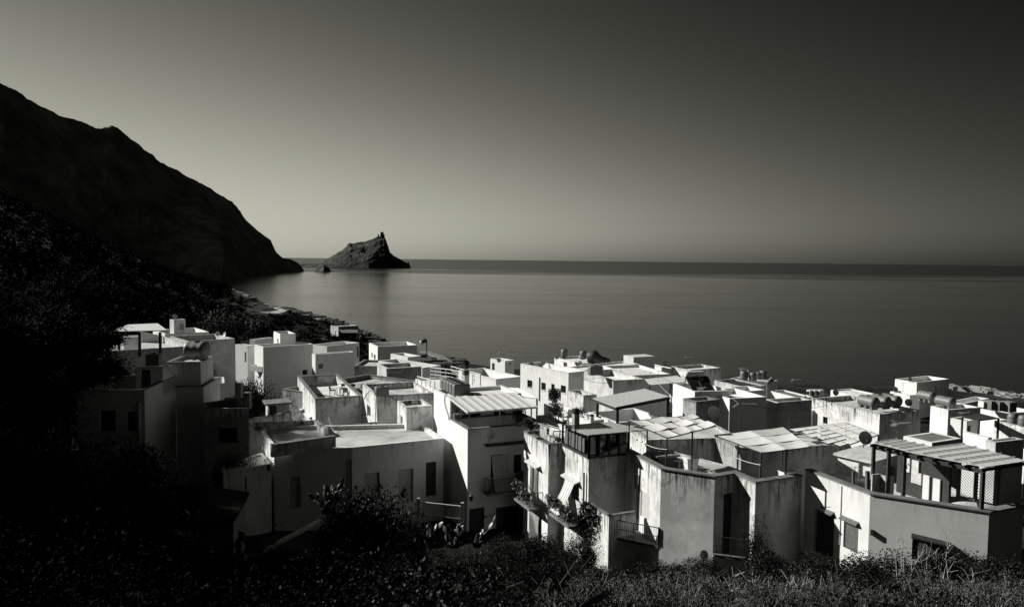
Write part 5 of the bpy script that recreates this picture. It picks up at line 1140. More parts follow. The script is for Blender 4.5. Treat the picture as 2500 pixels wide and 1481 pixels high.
# pipes, lamp, plaque
def pipe(par, p0, p1, uv0, uv1, r_, mat, out=.12):
    a, b = onwall(p0, p1, uv0), onwall(p0, p1, uv1); b.x, b.y = a.x, a.y; c0 = (p0 + p1) / 2; d_ = (p1 - p0); d_.z = 0; d_.normalize(); n_ = Vector((d_.y, -d_.x, 0)); n_ = n_ if n_.dot(CAM - c0) > 0 else -n_; m = MB(); m.tube([a + n_ * out, b + n_ * out], r_, 10); m.build('downpipe', mat, par)
pipe(hm, P3[0], P3[1], r8(195, 520), r8(195, 880), .09, metald); pipe(hs_, Pg[3], Pg[0], r7(1325, 470), r7(1325, 760), .05, metald); pipe(hr, P4[0], P4[1], r9(500, 530), r9(500, 1000), .02, copel, .03); pipe(H['four']['o'], H['four']['poly'][3], H['four']['poly'][0], r3(1383, 350), r3(1383, 600), .06, clothg, .07)
hlong = H['long']['o']; pipe(hlong, Pl[1], Pl[2], r6(1100, 370), r6(1100, 720), .06, metald); pipe(h0, Pd[1], Pd[0], r1(745, 950), r1(745, 1330), .06, dimp)
def lamp(label, c, n_):
    t = thing('wall_lantern', label, 'lantern', tuple(c), 'wall lanterns'); m = MB(); m.tube([c, c + n_ * .25 + Vector((0, 0, .12)), c + n_ * .4 + Vector((0, 0, .02))], .02, 6); m.build('bracket', metald, t)
    b = c + n_ * .4; m = MB(); m.lathe([(.05, -.42), (.09, -.4), (.15, -.1), (.17, -.08), (.04, .03), (.02, .06)], 6, Matrix.Translation(b)); m.build('cage', dark, t); m = MB(); m.lathe([(.07, -.38), (.125, -.12)], 6, Matrix.Translation(b + Vector((0, 0, .0)))); m.build('glass', glass, t)
lamp('black lantern at the front corner of the tall white house', onwall(tp[0], tp[1], r7(447, 625)) , Vector((.41, -.91, 0))); lamp('black lantern on the shaded corner of the long low house', D(r6(515, 400), 46.6), Vector((-.5, -.86, 0)))
def plate(par, name, p0, p1, a, b, mat, th=.03):
    A, B_ = onwall(p0, p1, a), onwall(p0, p1, b); e_ = (p1 - p0); e_.z = 0; e_.normalize(); n_ = Vector((e_.y, -e_.x, 0)); n_ = n_ if n_.dot(CAM - A) > 0 else -n_; m = MB(); obox(m, Vector((A.x, A.y, 0)), e_, n_, 0, (B_ - A).dot(e_), 0.002, th, min(A.z, B_.z), max(A.z, B_.z)); return m.build(name, mat, par)
plate(ht, 'number_plate', tp[0], tp[1], r7(558, 795), r7(577, 808), dark)
pq_ = plate(ht, 'plaque', tp[0], tp[1], r7(585, 778), r7(642, 815), copel); 
for k, (xa, xb) in enumerate(((596, 604), (608, 618), (622, 632))): plate(ht, 'plaque_mark', tp[0], tp[1], r7(xa, 788), r7(xb, 805), dimp, .036)
plate(hr, 'meter_box', P4[1], P4[2], r9(725, 870), r9(747, 915), dark, .12); plate(hter, 'air_conditioner', tq[3], tq[0], r2(698, 932), r2(735, 998), plasticl, .35)
for w_ in ('left', 'right'): 
    xs = ((650, 703) if w_ == 'left' else (827, 860)); plate(ht, 'shutter', tp[0], tp[1], r7(xs[0], 735), r7(xs[1], 893), darkw, .05)
# cables
def cable(label, pts, r_=.018, mat=rubber, cat='cable', name='cable'):
    m = MB(); m.tube(pts, r_, 6); return tag(m.build(name, mat, origin=tuple(pts[0])), label, cat)
p_ = T['Bb'] + Vector((-.02, -.05, 0)); cable('black hose dropping from the box cisterns down the lit side wall', [onwall(tp[3], tp[0], r3(x, y)) + Vector((-.06, -.03, 0)) for x, y in ((425, 510), (385, 545), (378, 600), (395, 680), (418, 745), (430, 805))], .03)
def sagline(label, a, b, sag, n=14, r_=.012, mat=metall): cable(label, [a + (b - a) * (k / n) - Vector((0, 0, sag * 4 * (k / n) * (1 - k / n))) for k in range(n + 1)], r_, mat)
sagline('string of lights slung from the tiled roof to the first canopy post', D(r4(632, 930), 41.5), D(r4(1025, 1103), 38.6), .25); sagline('wire sagging from the first canopy post to the second canopy', D(r4(1030, 1103), 38.6), D(r4(1785, 1200), 37.4), .75); sagline('wire along the front of the second canopy terrace', D(r4(1785, 1200), 37.4), D(r4(2050, 1275), 36.2), .04); sagline('thin guy wire from the mast down to the dark masonry house', D(r4(928, 380), 80), D(r4(1160, 600), 60), .1); sagline('hose across the terrace behind the black cistern', D(r2(1640, 840), 60.4), D(r2(2080, 935), 57), .5, 14, .03, rubber)
sagline('hose looping down from the black cistern box', D(r2(1500, 810), 60.1), D(r2(1395, 880), 61), -.35, 12, .03, rubber); sagline('second hose from the black cistern down its corner', D(r2(1520, 850), 59.7), D(r2(1505, 1130), 59.6), .02, 8, .03, rubber); sagline('pale loose hose hanging over the terrace dividing wall', D(r2(1038, 1065), 55), D(r2(1120, 1215), 52), .35, 10, .018, clothg)
for x, y in ((695, 985), (752, 1007), (892, 1070)): 
    q = D(r4(x, y), 40.4); m = MB(); m.lathe([(.02, 0), (.05, -.04), (.05, -.1), (.02, -.13)], 8, Matrix.Translation(q)); tag(m.build('bulb', plasticl, origin=tuple(q)), 'small white bulb hanging from the string of lights', 'bulb', 'bulbs on the string of lights')
# front right terrace fittings
def wbox(name, label, cat, px0, px1, dep, depth, mat, rz=R(20)):
    a, b = D(px0, dep), D(px1, dep); m = MB(); m.box(((a.x + b.x) / 2, a.y + depth / 2, (a.z + b.z) / 2), (abs(b.x - a.x), depth, abs(a.z - b.z)), rz); return tag(m.build(name, mat, origin=((a.x + b.x) / 2, a.y, min(a.z, b.z))), label, cat)
hw = thing('terrace_room', 'dark walled room with white door panels under the reed roof', 'roof room', (rM.x, rM.y + 2.4, deck4)); bx = D(r5(1250, 850), 36.5); by = D(r5(1620, 850), 34.6)
wd = (by - bx); wd.z = 0; wL = wd.length; wd.normalize(); wn = Vector((-wd.y, wd.x, 0)); b0 = Vector((bx.x, bx.y, 0)); m = MB(); obox(m, b0, wd, wn, -.3, wL + .2, .0, .2, deck4 - .2, deck4 + 2.3); m.build('wall', darkw, hw)
for X0, X1, Y0, Y1, mt in ((1432, 1476, 978, 1200, clean), (1518, 1570, 1008, 1215, clean), (1285, 1312, 825, 960, clean), (1335, 1385, 850, 1060, copel), (1388, 1412, 965, 1070, copel)):
    a, za_ = wall_sz(b0, b0 + wd, r5(X0, Y0)); b, zb2 = wall_sz(b0, b0 + wd, r5(X1, Y1)); m = MB(); obox(m, b0, wd, wn, min(a, b), max(a, b), -.08, -.003, max(deck4, min(za_, zb2)), max(za_, zb2)); m.build('door_panel', mt, hw)
t = thing('lattice_screen', 'diamond lattice screen in the back corner under the reed roof', 'lattice', D(r5(1900, 1150), 33.5)); A, B_ = D(r5(1738, 870), 34.6), D(r5(2075, 905), 33.2); hL = 1.75; m = MB(); L = (B_ - A); L.z = 0; ln = L.length; L.normalize(); A.z = B_.z = (A.z + B_.z) / 2
for k in range(-int(hL / .14), int(ln / .14)):
    for sg in (1, -1):
        x0 = k * .14; pts_ = []
        for q in (0, 1):
            x = x0 + (q * hL if sg > 0 else (1 - q) * hL); pts_.append((x, -hL + q * hL))
        (xa, ya), (xb, yb) = pts_; 
        if xb == xa: continue
        ta, tb_ = 0, 1
        for lim, s0 in ((0, 1), (ln, -1)):
            fa, fb = s0 * (xa - lim), s0 * (xb - lim)
            if fa < 0 and fb < 0: ta = 2; break
            if fa < 0: ta = max(ta, fa / (fa - fb))
            if fb < 0: tb_ = min(tb_, fa / (fa - fb))
        if ta >= tb_: continue
        p = lambda t_: A + L * (xa + (xb - xa) * t_) + Vector((0, .015 * sg, ya + (yb - ya) * t_)); m.bar(p(ta), p(tb_), .028, .012)
m.build('lattice', darkw, t); m = MB()
for q in (A, A + L * ln * .45, A + L * ln): m.bar(q + Vector((0, 0, .1)), q - Vector((0, 0, hL + .9)), .13)
m.bar(A - Vector((0, 0, hL)), A + L * ln - Vector((0, 0, hL)), .08); m.build('frame', darkw, t)
bc = W(r5(1880, 1230), deck4 + .8); t = thing('rowing_boat', 'small upturned boat with a dark band lying on the front right terrace', 'boat', (bc.x, bc.y, deck4)); m = MB(); rows = []; bdir = Vector((.93, -.36, 0)); bn = Vector((.36, .93, 0))
for k in range(13):
    x = -1 + k / 6; w_ = .38 * (1 - abs(x) ** 3) + .02; h_ = .3 * (1 - .6 * abs(x) ** 3); c = Vector((bc.x, bc.y, deck4 + .55)) + bdir * x * 1.05; rows.append([c + bn * (w_ * math.cos(a_)) + Vector((0, 0, h_ * math.sin(a_))) for a_ in [math.pi * q / 8 for q in range(9)]])
m.sheet(rows, .03); m.build('hull', paled, t, True); m = MB(); m.sheet([[p_ + Vector((0, 0, .012)) for p_ in rows[6]], [p_ + bdir * .18 + Vector((0, 0, .012)) for p_ in rows[6]]], .01); m.build('band', rubber, t)
for d_ in (-.6, .6): m = MB(); m.box((bc.x + bdir.x * d_, bc.y + bdir.y * d_, deck4 + .27), (.12, .7, .54), .5); m.build('trestle', darkw, t)
wbox('reed_screen', 'upright reed screen leaning on the front right parapet', 'screen', r5(975, 975), r5(1062, 1150), 34.6, .06, reed); m = MB(); 
for X in (945, 822): 
    a, b = D(r5(X, 950), 34.4), D(r5(X, 1130), 34.4); m = MB(); m.tube([b, a], .11 if X == 945 else .06, 10); tag(m.build('wooden_post', wood, origin=tuple(b)), 'thick weathered post beside the upright reed screen' if X == 945 else 'thin dark post under the short T pole', 'post')
# small things by the roofs at the back
for X, lb in ((452, 'left air conditioner unit on the dark patched roof'), (492, 'middle air conditioner unit on the dark patched roof'), (537, 'right air conditioner unit on the dark patched roof')):
    p = D(r5(X, 302), 96); t = thing('air_conditioner', lb, 'air conditioner', tuple(p), 'air conditioners on the dark patched roof'); m = MB(); m.box((p.x, p.y, p.z + .4), (.9, .5, .8), R(30)); m.build('case', plasticl, t); m = MB(); m.lathe([(.28, 0), (.28, .03), (.05, .05)], 14, Matrix.Translation(Vector((p.x - .38, p.y - .3, p.z + .4))) @ Matrix.Rotation(R(30), 4, 'Z') @ Matrix.Rotation(R(90), 4, 'X') @ Matrix.Rotation(R(-60), 4, 'Y')); m.build('fan', dark, t)
a = D(r3(2000, 195), 128); t = thing('covered_boat', 'boat under a black tarpaulin on the roof by the sea', 'boat', tuple(a)); m = MB(); a0, a1 = D(r3(1895, 190), 128), D(r3(2140, 195), 128)
m.tube([a0, a0 + (a1 - a0) * .08 + Vector((0, 0, .55)), a0 + (a1 - a0) * .3 + Vector((0, 0, .75)), a0 + (a1 - a0) * .55 + Vector((0, 0, .35)), a0 + (a1 - a0) * .9 + Vector((0, 0, .1)), a1], [.15, 1.2, 1.5, .8, .6, .1], 10); m.build('tarpaulin', rubber, t, True)
p = D(r4(718, 205), 127); m = MB(); m.box((p.x, p.y, p.z + .5), (4.4, 3, 3), R(25)); tag(m.build('roof_vent', copel, origin=tuple(p)), 'square grey vent box on the white house by the sea', 'vent')
p = D(r2(1622, 440), 119); 
# windsock, slipways, breakwater
b = D(r2(2022, 470), 140); tpz = D(r2(2022, 282), 140); t = thing('windsock', 'drooping striped windsock on a pole by the shore', 'windsock', tuple(b)); m = MB(); m.tube([b, tpz], .1, 8); m.build('pole', metald, t)
e = D(r2(1970, 332), 140); st = tpz + Vector((-.9, 0, -.3)); pts_ = [st.lerp(e, k / 4) for k in range(5)]
m = MB(); m.tube(pts_, [.42, .38, .34, .3, .25], 12); m.build('sock', metall, t, True); m = MB(); m.tube([pts_[0] + Vector((.75, 0, .25)), pts_[0].lerp(pts_[1], .45)], [.46, .42], 12); m.build('band', dark, t); m = MB(); m.bar(tpz, st, .12); m.build('arm', metald, t)
def slip(label, P_, w_, z0):
    m = MB(); rows = []
    for i, p_ in enumerate(P_):
        d_ = (P_[min(i + 1, len(P_) - 1)] - P_[max(i - 1, 0)]); d_.z = 0; d_.normalize(); n_ = Vector((-d_.y, d_.x, 0)) * w_ / 2; rows.append([p_ - n_, p_ + n_])
    m.sheet(rows, 2.2); tag(m.build('jetty', conc, origin=tuple(P_[0])), label, 'jetty')
slip('concrete sea wall walk running right from the windsock', [W(r2(1990, 395), 2.2), W(r2(2150, 445), 2.2), W(r2(2270, 520), 2.0), W(r2(2360, 560), 1.6), W(r2(2500, 580), 1.2)], 2.2, -1); slip('low dark slipway reaching into the water below the windsock', [W(r2(2190, 450), .8), W(r2(2290, 490), .6), W(r2(2372, 535), .25)], 3, -1); slip('dark stone jetty beside the shore house palm', [W(r2(1380, 275), .8), W(r2(1460, 282), .7), W(r2(1560, 296), .5)], 5, -1)
rb = np.random.default_rng(21); m = MB()
for k in range(70):
    a_ = rb.random(); px = (2315 + a_ * 200, 946 + a_ * 30 + rb.normal(0, 3)); c = W(px, .8); r_ = rb.uniform(.5, 1.3); b0_ = len(m.v); Q = Matrix.Rotation(rb.uniform(0, 3), 3, 'Z') @ Matrix.Rotation(rb.uniform(-.6, .6), 3, 'X')
    for s in ((-1, -1, -1), (1, -1, -1), (1, 1, -1), (-1, 1, -1), (-1, -1, 1), (1, -1, 1), (1, 1, 1), (-1, 1, 1)): m.v.append(tuple(c + Q @ Vector((s[0] * r_, s[1] * r_ * .8, s[2] * r_ * .6))))
    for q in ((3, 2, 1, 0), (4, 5, 6, 7), (0, 1, 5, 4), (1, 2, 6, 5), (2, 3, 7, 6), (3, 0, 4, 7)): m.f.append(tuple(b0_ + i for i in q))
o = m.build('breakwater_blocks', blockm); o['kind'] = 'stuff'
# trellis fence in front of the long house
A, B_ = D(r6(1605, 690), 46.5), D(r6(1935, 725), 45.5); t = thing('trellis_fence', 'low trellis fence panel in front of the long low house', 'fence', (A.x, A.y, A.z - 1.2)); m = MB(); d_ = (B_ - A); m.bar(A, B_, .1, .06); m.bar(A - Vector((0, 0, .8)), B_ - Vector((0, 0, .8)), .08, .06)
m.build('rails', paled, t); m = MB(); n_ = 22
for k in range(n_): 
    a0 = A + d_ * (k / n_); a1 = A + d_ * (min(n_, k + 2.2) / n_); dz = Vector((0, 0, .8)); m.bar(a0, a1 - dz, .03, .015); m.bar(a0 - dz + Vector((0, .02, 0)), a1 + Vector((0, .02, 0)), .03, .015)
m.build('trellis', paled, t)
for q in (A, B_): m = MB(); m.bar(q + Vector((0, 0, .25)), q - Vector((0, 0, 1.6)), .2); m.build('post', paled, t)

# wires strung over the roofs
for lb, a, da, b, db, sg in [('wire strung from the four window house to the tall pale house', r3(1690, 300), 90, r4(300, 320), 79, .4), ('wire strung across the bare roof deck to the stained cube house', r4(517, 150), 95, r4(1240, 150), 119, .6), ('wire strung from the guyed mast to the solar heater house', r4(925, 300), 82, r4(1700, 455), 68, .5), ('wire strung over the dining terrace from the slanting pole', r2(868, 690), 67, r2(1655, 680), 83, .5), ('wire strung from the stained cistern house toward the clean cube house', r5(470, 330), 82, r5(1250, 260), 124, .8), ('wire strung from the large mast to the stained cistern house', r4(1812, 600), 48, r5(600, 380), 79, .5), ('wire strung across the terrace from the stair box to the tall white house', r2(1815, 1200), 54, r2(2040, 1175), 53, .05), ('wire strung above the roofs left of the clean cube house', r5(310, 200), 106, r5(1025, 250), 112, .4), ('wire strung over the lane between the long house and the dark cistern house', r6(330, 100), 55, r6(720, 330), 49, .3)]:
    sagline(lb, D(a, da), D(b, db), sg, 14, .018, rubber)
for k, top, bv, dep, lb, rz in [(MAST, r4(700, 160), 902, 126, 'thin mast beside the grey vent box by the sea', .4), (YAGI, r3(1480, 160), 905, 99, 'little aerial right of the paired dishes', .2), (MAST, r5(700, 200), 958, 106, 'thin mast on the long white flat roof', .6), (MAST, r5(1560, 190), 948, 127, 'thin mast at the back of the clean cube house', .1), (YAGI, r5(1760, 440), 1020, 80, 'little aerial above the annex of the white house with two cisterns', .3), (MAST, r2(1250, 250), 845, 121, 'thin mast on the right wing of the pale house', .2), (MAST, r3(1000, 100), 884, 118, 'second thin pole on the little stair house by the sea', 1.0), (YAGI, r4(1390, 420), 982, 66, 'aerial in front of the solar panel', .9)]:
    mast(k, top, bv, dep, lb, rz)
# ------------------------------------------------------------------ trees and plants
def limb(m, a, b, r0, r1_, bend=.15, n=5, rg_=random):
    mid = a.lerp(b, .5) + Vector((rg_.uniform(-1, 1), rg_.uniform(-1, 1), rg_.uniform(-.2, .6))) * (b - a).length * bend
    pts = [a * (1 - t_) ** 2 + mid * 2 * t_ * (1 - t_) + b * t_ * t_ for t_ in [k / n for k in range(n + 1)]]; m.tube(pts, [r0 + (r1_ - r0) * k / n for k in range(n + 1)], 7); return pts
def pine(label, base, h_, rad, seed, lean=(0, 0), spread=1.0, bare=.6):
    rn = random.Random(seed); rg_ = np.random.default_rng(seed); base = Vector(base); t = thing('pine_tree', label, 'pine tree', tuple(base), 'pines at the left edge'); m = MB()
    top = base + Vector((lean[0], lean[1], h_ * .82)); pts = limb(m, base - Vector((0, 0, .4)), top, h_ * .024, h_ * .009, .07, 8, rn); cl = []
    for k in range(13):
        f = bare + (1 - bare) * k / 13; i = f * 8; p0 = pts[min(7, int(i))].lerp(pts[min(8, int(i) + 1)], i % 1); a_ = rn.uniform(0, 6.28); L = rad * (1.05 - .45 * f) * rn.uniform(.7, 1.1)
        e = p0 + Vector((math.cos(a_) * L, math.sin(a_) * L, h_ * rn.uniform(.04, .16))); q = limb(m, p0, e, h_ * .010, h_ * .003, .2, 4, rn); cl += [q[-1], q[-2].lerp(q[-1], .4), q[-2]]
        for _ in range(2): e2 = q[-2] + Vector((rn.uniform(-1, 1), rn.uniform(-1, 1), rn.uniform(.1, .7))) * L * .45; limb(m, q[-2], e2, h_ * .004, h_ * .0015, .2, 3, rn); cl.append(e2)
    cl += [top + Vector((rn.uniform(-1, 1) * rad * .4, rn.uniform(-1, 1) * rad * .4, rn.uniform(-.02, .16) * h_)) for _ in range(14)]
    m.build('trunk', bark, t, True); P = []
    for c in cl: n_ = 330; d_ = rg_.normal(size=(n_, 3)) * np.array([1, 1, .5]); P.append(np.array(c) + d_ * rad * .13 * rn.uniform(.7, 1.3))
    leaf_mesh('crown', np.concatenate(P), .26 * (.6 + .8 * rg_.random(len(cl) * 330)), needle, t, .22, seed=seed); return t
def ppos(u, dep): x = (u - 1250) / 1800 * dep; return (x, dep, gz(x, dep))
for i, (u, dep, h_, rad, lean, lb) in enumerate([(95, 49, 13, 4.6, (1.6, 0), 'tall leaning pine with a forked pale trunk nearest the shaded house'), (15, 47, 13, 5.5, (.4, 0), 'dark pine at the very left edge of the picture'), (190, 66, 12, 3.6, (.8, 0), 'pine whose boughs hang before the sunlit end of the far left house'), (95, 74, 14, 5.5, (.5, 0), 'pine standing behind the leaning one, its crown against the hill'), (150, 58, 16, 4.0, (.6, 0), 'tallest pine, its crown reaching over the tip of the white sail roof'), (205, 60, 15.5, 3.0, (.5, 0), 'slim pine right of the tallest one, in front of the far left house'), (50, 60, 11, 5.0, (.3, 0), 'low bushy pine between the edge pine and the leaning one'), (-90, 54, 15, 6, (0, 0), 'big pine added left of the picture edge to cast shade over the houses'), (-240, 60, 15, 6, (0, 0), 'second big pine added for shade beyond the left edge'), (-120, 68, 15, 6, (0, 0), 'third big pine added for shade beyond the left edge'), (-300, 48, 14, 6, (0, 0), 'nearest pine added for shade beyond the left edge'), (-60, 40, 11, 5, (0, 0), 'pine added for shade on the slope beyond the left edge')]):  # pines at negative columns are added to shade the left houses
    pine(lb, ppos(u, dep), h_, rad, 40 + i, lean, 1, .62 if i in (0, 2, 9, 10) else .36)
# bushes
def bush_meshes(seed, n, mat, leaf, rad=(1, 1, .8), lumps=9):
    rg_ = np.random.default_rng(seed); P = blob_pts(rg_, n, rad, lumps, .75); P[:, 2] += .55; return leaf_mesh('foliage', P, leaf * (.6 + .8 * rg_.random(n)), mat, aspect=.5, seed=seed, link=False)
def stems(seed, h_=.9, n=9):
    rn = random.Random(seed); m = MB()
    for k in range(n): limb(m, Vector((rn.uniform(-.1, .1), rn.uniform(-.1, .1), -.4)), Vector((rn.uniform(-.7, .7), rn.uniform(-.7, .7), rn.uniform(.5, 1) * h_)), .035, .008, .2, 4, rn)
    return m
BME = [bush_meshes(60 + k, 9000, leafm if k % 2 else leafd, [.055, .045, .06, .05][k], lumps=16) for k in range(4)]
STM = []
def bush(label, u, dep, r_, vtop, kind=0, rz=0, cat='bush', name='bush', group=None):
    x, y, z = ppos(u, dep); h_ = max(.5, D((u, vtop), dep).z - z) / 1.42; r_ = r_ / 1.15; t = thing(name, label, cat, (x, y, z), group); me = BME[kind]; o = bpy.data.objects.new('foliage', me); COL.objects.link(o); o.parent = t
    if not STM: q = stems(3).build('stems', bark, t); STM.append(q.data)
    else: q = bpy.data.objects.new('stems', STM[0]); COL.objects.link(q); q.parent = t
    t.scale = (r_, r_, h_); t.rotation_euler = (0, 0, rz); return t
for a in [('large dark bush in the centre in front of the long low house', 880, 30, 2.3, 1168, 0, .3), ('rounded bush right of the large central bush, before the trellis', 985, 32, 1.5, 1205, 1, 1), ('big glossy bush in the upper part of the dark lower left corner', 300, 36, 3.2, 1065, 2, .5), ('tall dark bush left of the big glossy one', 130, 38, 3.4, 1045, 0, 2), ('leafy bush at the left edge below the pines', 10, 34, 2.6, 1040, 2, 1.3), ('dark bush climbing the corner of the shaded house', 430, 40, 2.0, 1120, 1, .2), ('black bush under the square window of the grey low house', 560, 47, 1.8, 1080, 0, .9), ('shrub below the doors of the tall white house', 1240, 38, 1.5, 1300, 1, .1), ('twiggy shrub under the striped curtain of the streaked house', 1330, 37, 1.5, 1285, 3, 2.1), ('dark shrub at the foot of the vine covered bay', 1420, 35, 1.4, 1290, 1, 1.1), ('feathery shrub before the many sided house at its left', 1605, 30, 1.3, 1362, 3, .6), ('feathery shrub beside the low white dish', 1745, 31, 1.1, 1352, 3, 1.6), ('tall narrow shrub rising before the dark wall right of the many sided house', 1868, 31, .75, 1255, 1, .4), ('bushy shrub spreading in front of the front right doorway', 2080, 25, 1.8, 1352, 3, 2.6), ('dark shrub below the balcony bay at its right', 1500, 31, 1.2, 1378, 1, 0), ('dark shrub between the two feathery shrubs', 1680, 29, 1.2, 1368, 0, .8), ('dark shrub at the foot of the tall narrow shrub', 1905, 28, 1.3, 1338, 2, 1.2), ('low shrub below the doorway steps of the front right house', 1985, 26, 1.2, 1372, 0, 2.2), ('shrub left of the long hedge bush under the louvred shutter', 2150, 23, 1.3, 1350, 0, 1.7), ('dark shrub crowding the right side of the front right window', 2345, 22, 1.5, 1333, 2, 2.8), ('dark shrub touching the right picture edge', 2492, 21, 1.3, 1352, 0, .5), ('long hedge bush in front of the front right window', 2230, 24, 2.0, 1342, 1, .9), ('hedge bush in the lower right corner', 2440, 23, 2.0, 1345, 3, 2), ('dark bush behind the tiny garden hut', 640, 66, 1.6, 985, 0, 0), ('bush between the windsock and the cube house', 1100, 122, 4.0, 873, 0, 1), ('small tree in front of the far left house terrace wall', 268, 84, 2.4, 880, 1, .5), ('ragged bush beside the far left house corner', 215, 80, 1.8, 880, 0, 1.5), ('dark thicket under the pines at the left edge', 20, 55, 3.2, 880, 2, .3), ('dark thicket between the pine trunks', 110, 60, 3.0, 905, 0, 2.2), ('dark thicket beside the left wall of the shaded house', 165, 56, 1.8, 955, 1, 1.1), ('dark garden tree below the balcony of the pale house', 610, 76, 2.6, 905, 0, .7), ('dark garden bush between the hut and the dining terrace', 672, 72, 2.2, 935, 1, .2), ('creeper bush behind the big black cistern', 512, 82, 1.0, 872, 0, .4)]:
    bush(*a)
for a in [('round dark tree on the shore slope behind the pale house with the balcony', 622, 205, 5.2, 768, 0, 0), ('wide dark tree left of the round one on the shore slope', 545, 190, 7, 745, 1, 1), ('low rounded tree on the shore slope nearer the stone house', 735, 225, 4.5, 795, 0, 2)]: bush(*a, cat='tree', name='tree')
# palms by the stone house
def palm(label, u, dep, h_, rf, seed):
    x, y, z = ppos(u, dep); t = thing('palm_tree', label, 'palm tree', (x, y, z), 'palms by the stone house'); rn = random.Random(seed); m = MB(); m.tube([(x, y, z - .5), (x + .1, y, z + h_ * .5), (x, y, z + h_)], [.45, .35, .4], 9); m.build('trunk', bark, t); P = []; S_ = []
    m = MB(); c = Vector((x, y, z + h_))
    for k in range(26):
        a_ = rn.uniform(0, 6.28); el = rn.uniform(-.3, 1.2); L = rf * rn.uniform(.85, 1.1); pts = []
        for q in range(9): s = q / 8; pts.append(c + Vector((math.cos(a_) * math.cos(el) * L * s, math.sin(a_) * math.cos(el) * L * s, math.sin(el) * L * s - L * .55 * s * s)))
        d_ = Vector((-math.sin(a_), math.cos(a_), 0))
        for q in range(8):
            w0, w1 = .34 * (1 - (q / 8) ** 2), .34 * (1 - ((q + 1) / 8) ** 2)
            for sg in (-1, 1): dr = Vector((0, 0, -.25)); m.face([pts[q], pts[q + 1], pts[q + 1] + (d_ * sg + dr) * w1, pts[q] + (d_ * sg + dr) * w0])
    m.build('crown', leafd, t)
palm('large palm at the right corner of the stone house', 886, 244, 2.2, 3.6, 1); palm('smaller palm left of the stone house', 800, 236, 1.4, 3.0, 2)
# undergrowth on the hillside: nobody could count it
CONT = [(-400, 1050), (0, 1075), (250, 1090), (400, 1140), (480, 1210), (540, 1270), (600, 1290), (700, 1300), (770, 1270), (1000, 1275), (1100, 1290), (1200, 1315), (1280, 1325), (1400, 1315), (1460, 1360), (1500, 1395), (1570, 1400), (1650, 1395), (1760, 1385), (1900, 1360), (1960, 1410), (2040, 1385), (2120, 1360), (2330, 1355), (2420, 1375), (2500, 1380), (2900, 1380)]
leafu = foliage_mat('leaf_undergrowth', .003, .026, .55, .12)
rg2 = np.random.default_rng(77); P = []; S_ = []; PL = []; SL = []; TN = []; n_c = 0
for _ in range(5200):
    y = 6.5 + 38 * rg2.random() ** 1.15; u = rg2.uniform(-350, 2800); x = (u - 1250) / 1800 * y; z = gz(x, y); zc = D((u, lerp_pts(CONT, u) + rg2.uniform(0, 70)), y + .9).z
    h_ = min(rg2.uniform(.5, 2.1), zc - z)
    h_ *= .45 + 1.0 * max(0, min(1, .5 + 1.1 * noise.noise(Vector((x * .4, y * .4, 7)))))
    if h_ < .25: continue
    if u < 560 and y > 30: h_ = min(h_, 1.5)
    n_ = 150 if y > 18 else 190 if y > 11 else 260; r_ = rg2.uniform(.4, .95); q = blob_pts(rg2, n_, (r_, r_, h_ * .62), 5, .8); q[:, 2] = np.clip(q[:, 2] + h_ * .33, -.1, h_); tn_ = rg2.random() ** 1.4

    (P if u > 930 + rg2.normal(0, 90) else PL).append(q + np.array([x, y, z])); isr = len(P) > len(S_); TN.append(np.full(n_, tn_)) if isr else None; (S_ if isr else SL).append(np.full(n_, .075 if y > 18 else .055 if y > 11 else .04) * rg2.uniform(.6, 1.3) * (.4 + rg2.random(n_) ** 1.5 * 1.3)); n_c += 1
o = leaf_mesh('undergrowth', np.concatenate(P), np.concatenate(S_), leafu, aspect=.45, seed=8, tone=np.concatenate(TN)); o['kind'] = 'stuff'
o = leaf_mesh('undergrowth', np.concatenate(PL), np.concatenate(SL), leafsh, aspect=.45, seed=9); o['kind'] = 'stuff'  # left half of the same scrub, its shade put into darker leaves
# straw coloured twigs over the right hand scrub
m = MB(); rn = random.Random(4)
for _ in range(520):
    y = rn.uniform(8, 26); u = rn.uniform(1150, 2600) if rn.random() < .8 else rn.uniform(0, 1150); x = (u - 1250) / 1800 * y; z = gz(x, y); zc = D((u, lerp_pts(CONT, u) + rn.uniform(-6, 70)), y + .3).z; h_ = min(rn.uniform(.8, 2.2), zc - z)
    if h_ < .4: continue
    a = Vector((x, y, z + h_ * rn.uniform(.3, .6))); b = Vector((x + rn.uniform(-.5, .5), y + rn.uniform(-.4, .4), z + h_)); mid = a.lerp(b, .5) + Vector((rn.uniform(-.12, .12), 0, .05)); m.tube([a, mid, b], [.009, .006, .003], 3, False)
    for _k in range(2): c = a.lerp(b, rn.uniform(.4, .9)); m.tube([c, c + Vector((rn.uniform(-.25, .25), rn.uniform(-.2, .2), rn.uniform(.05, .3)))], [.005, .002], 3, False)
o = m.build('dry_twigs', twigm); o['kind'] = 'stuff'
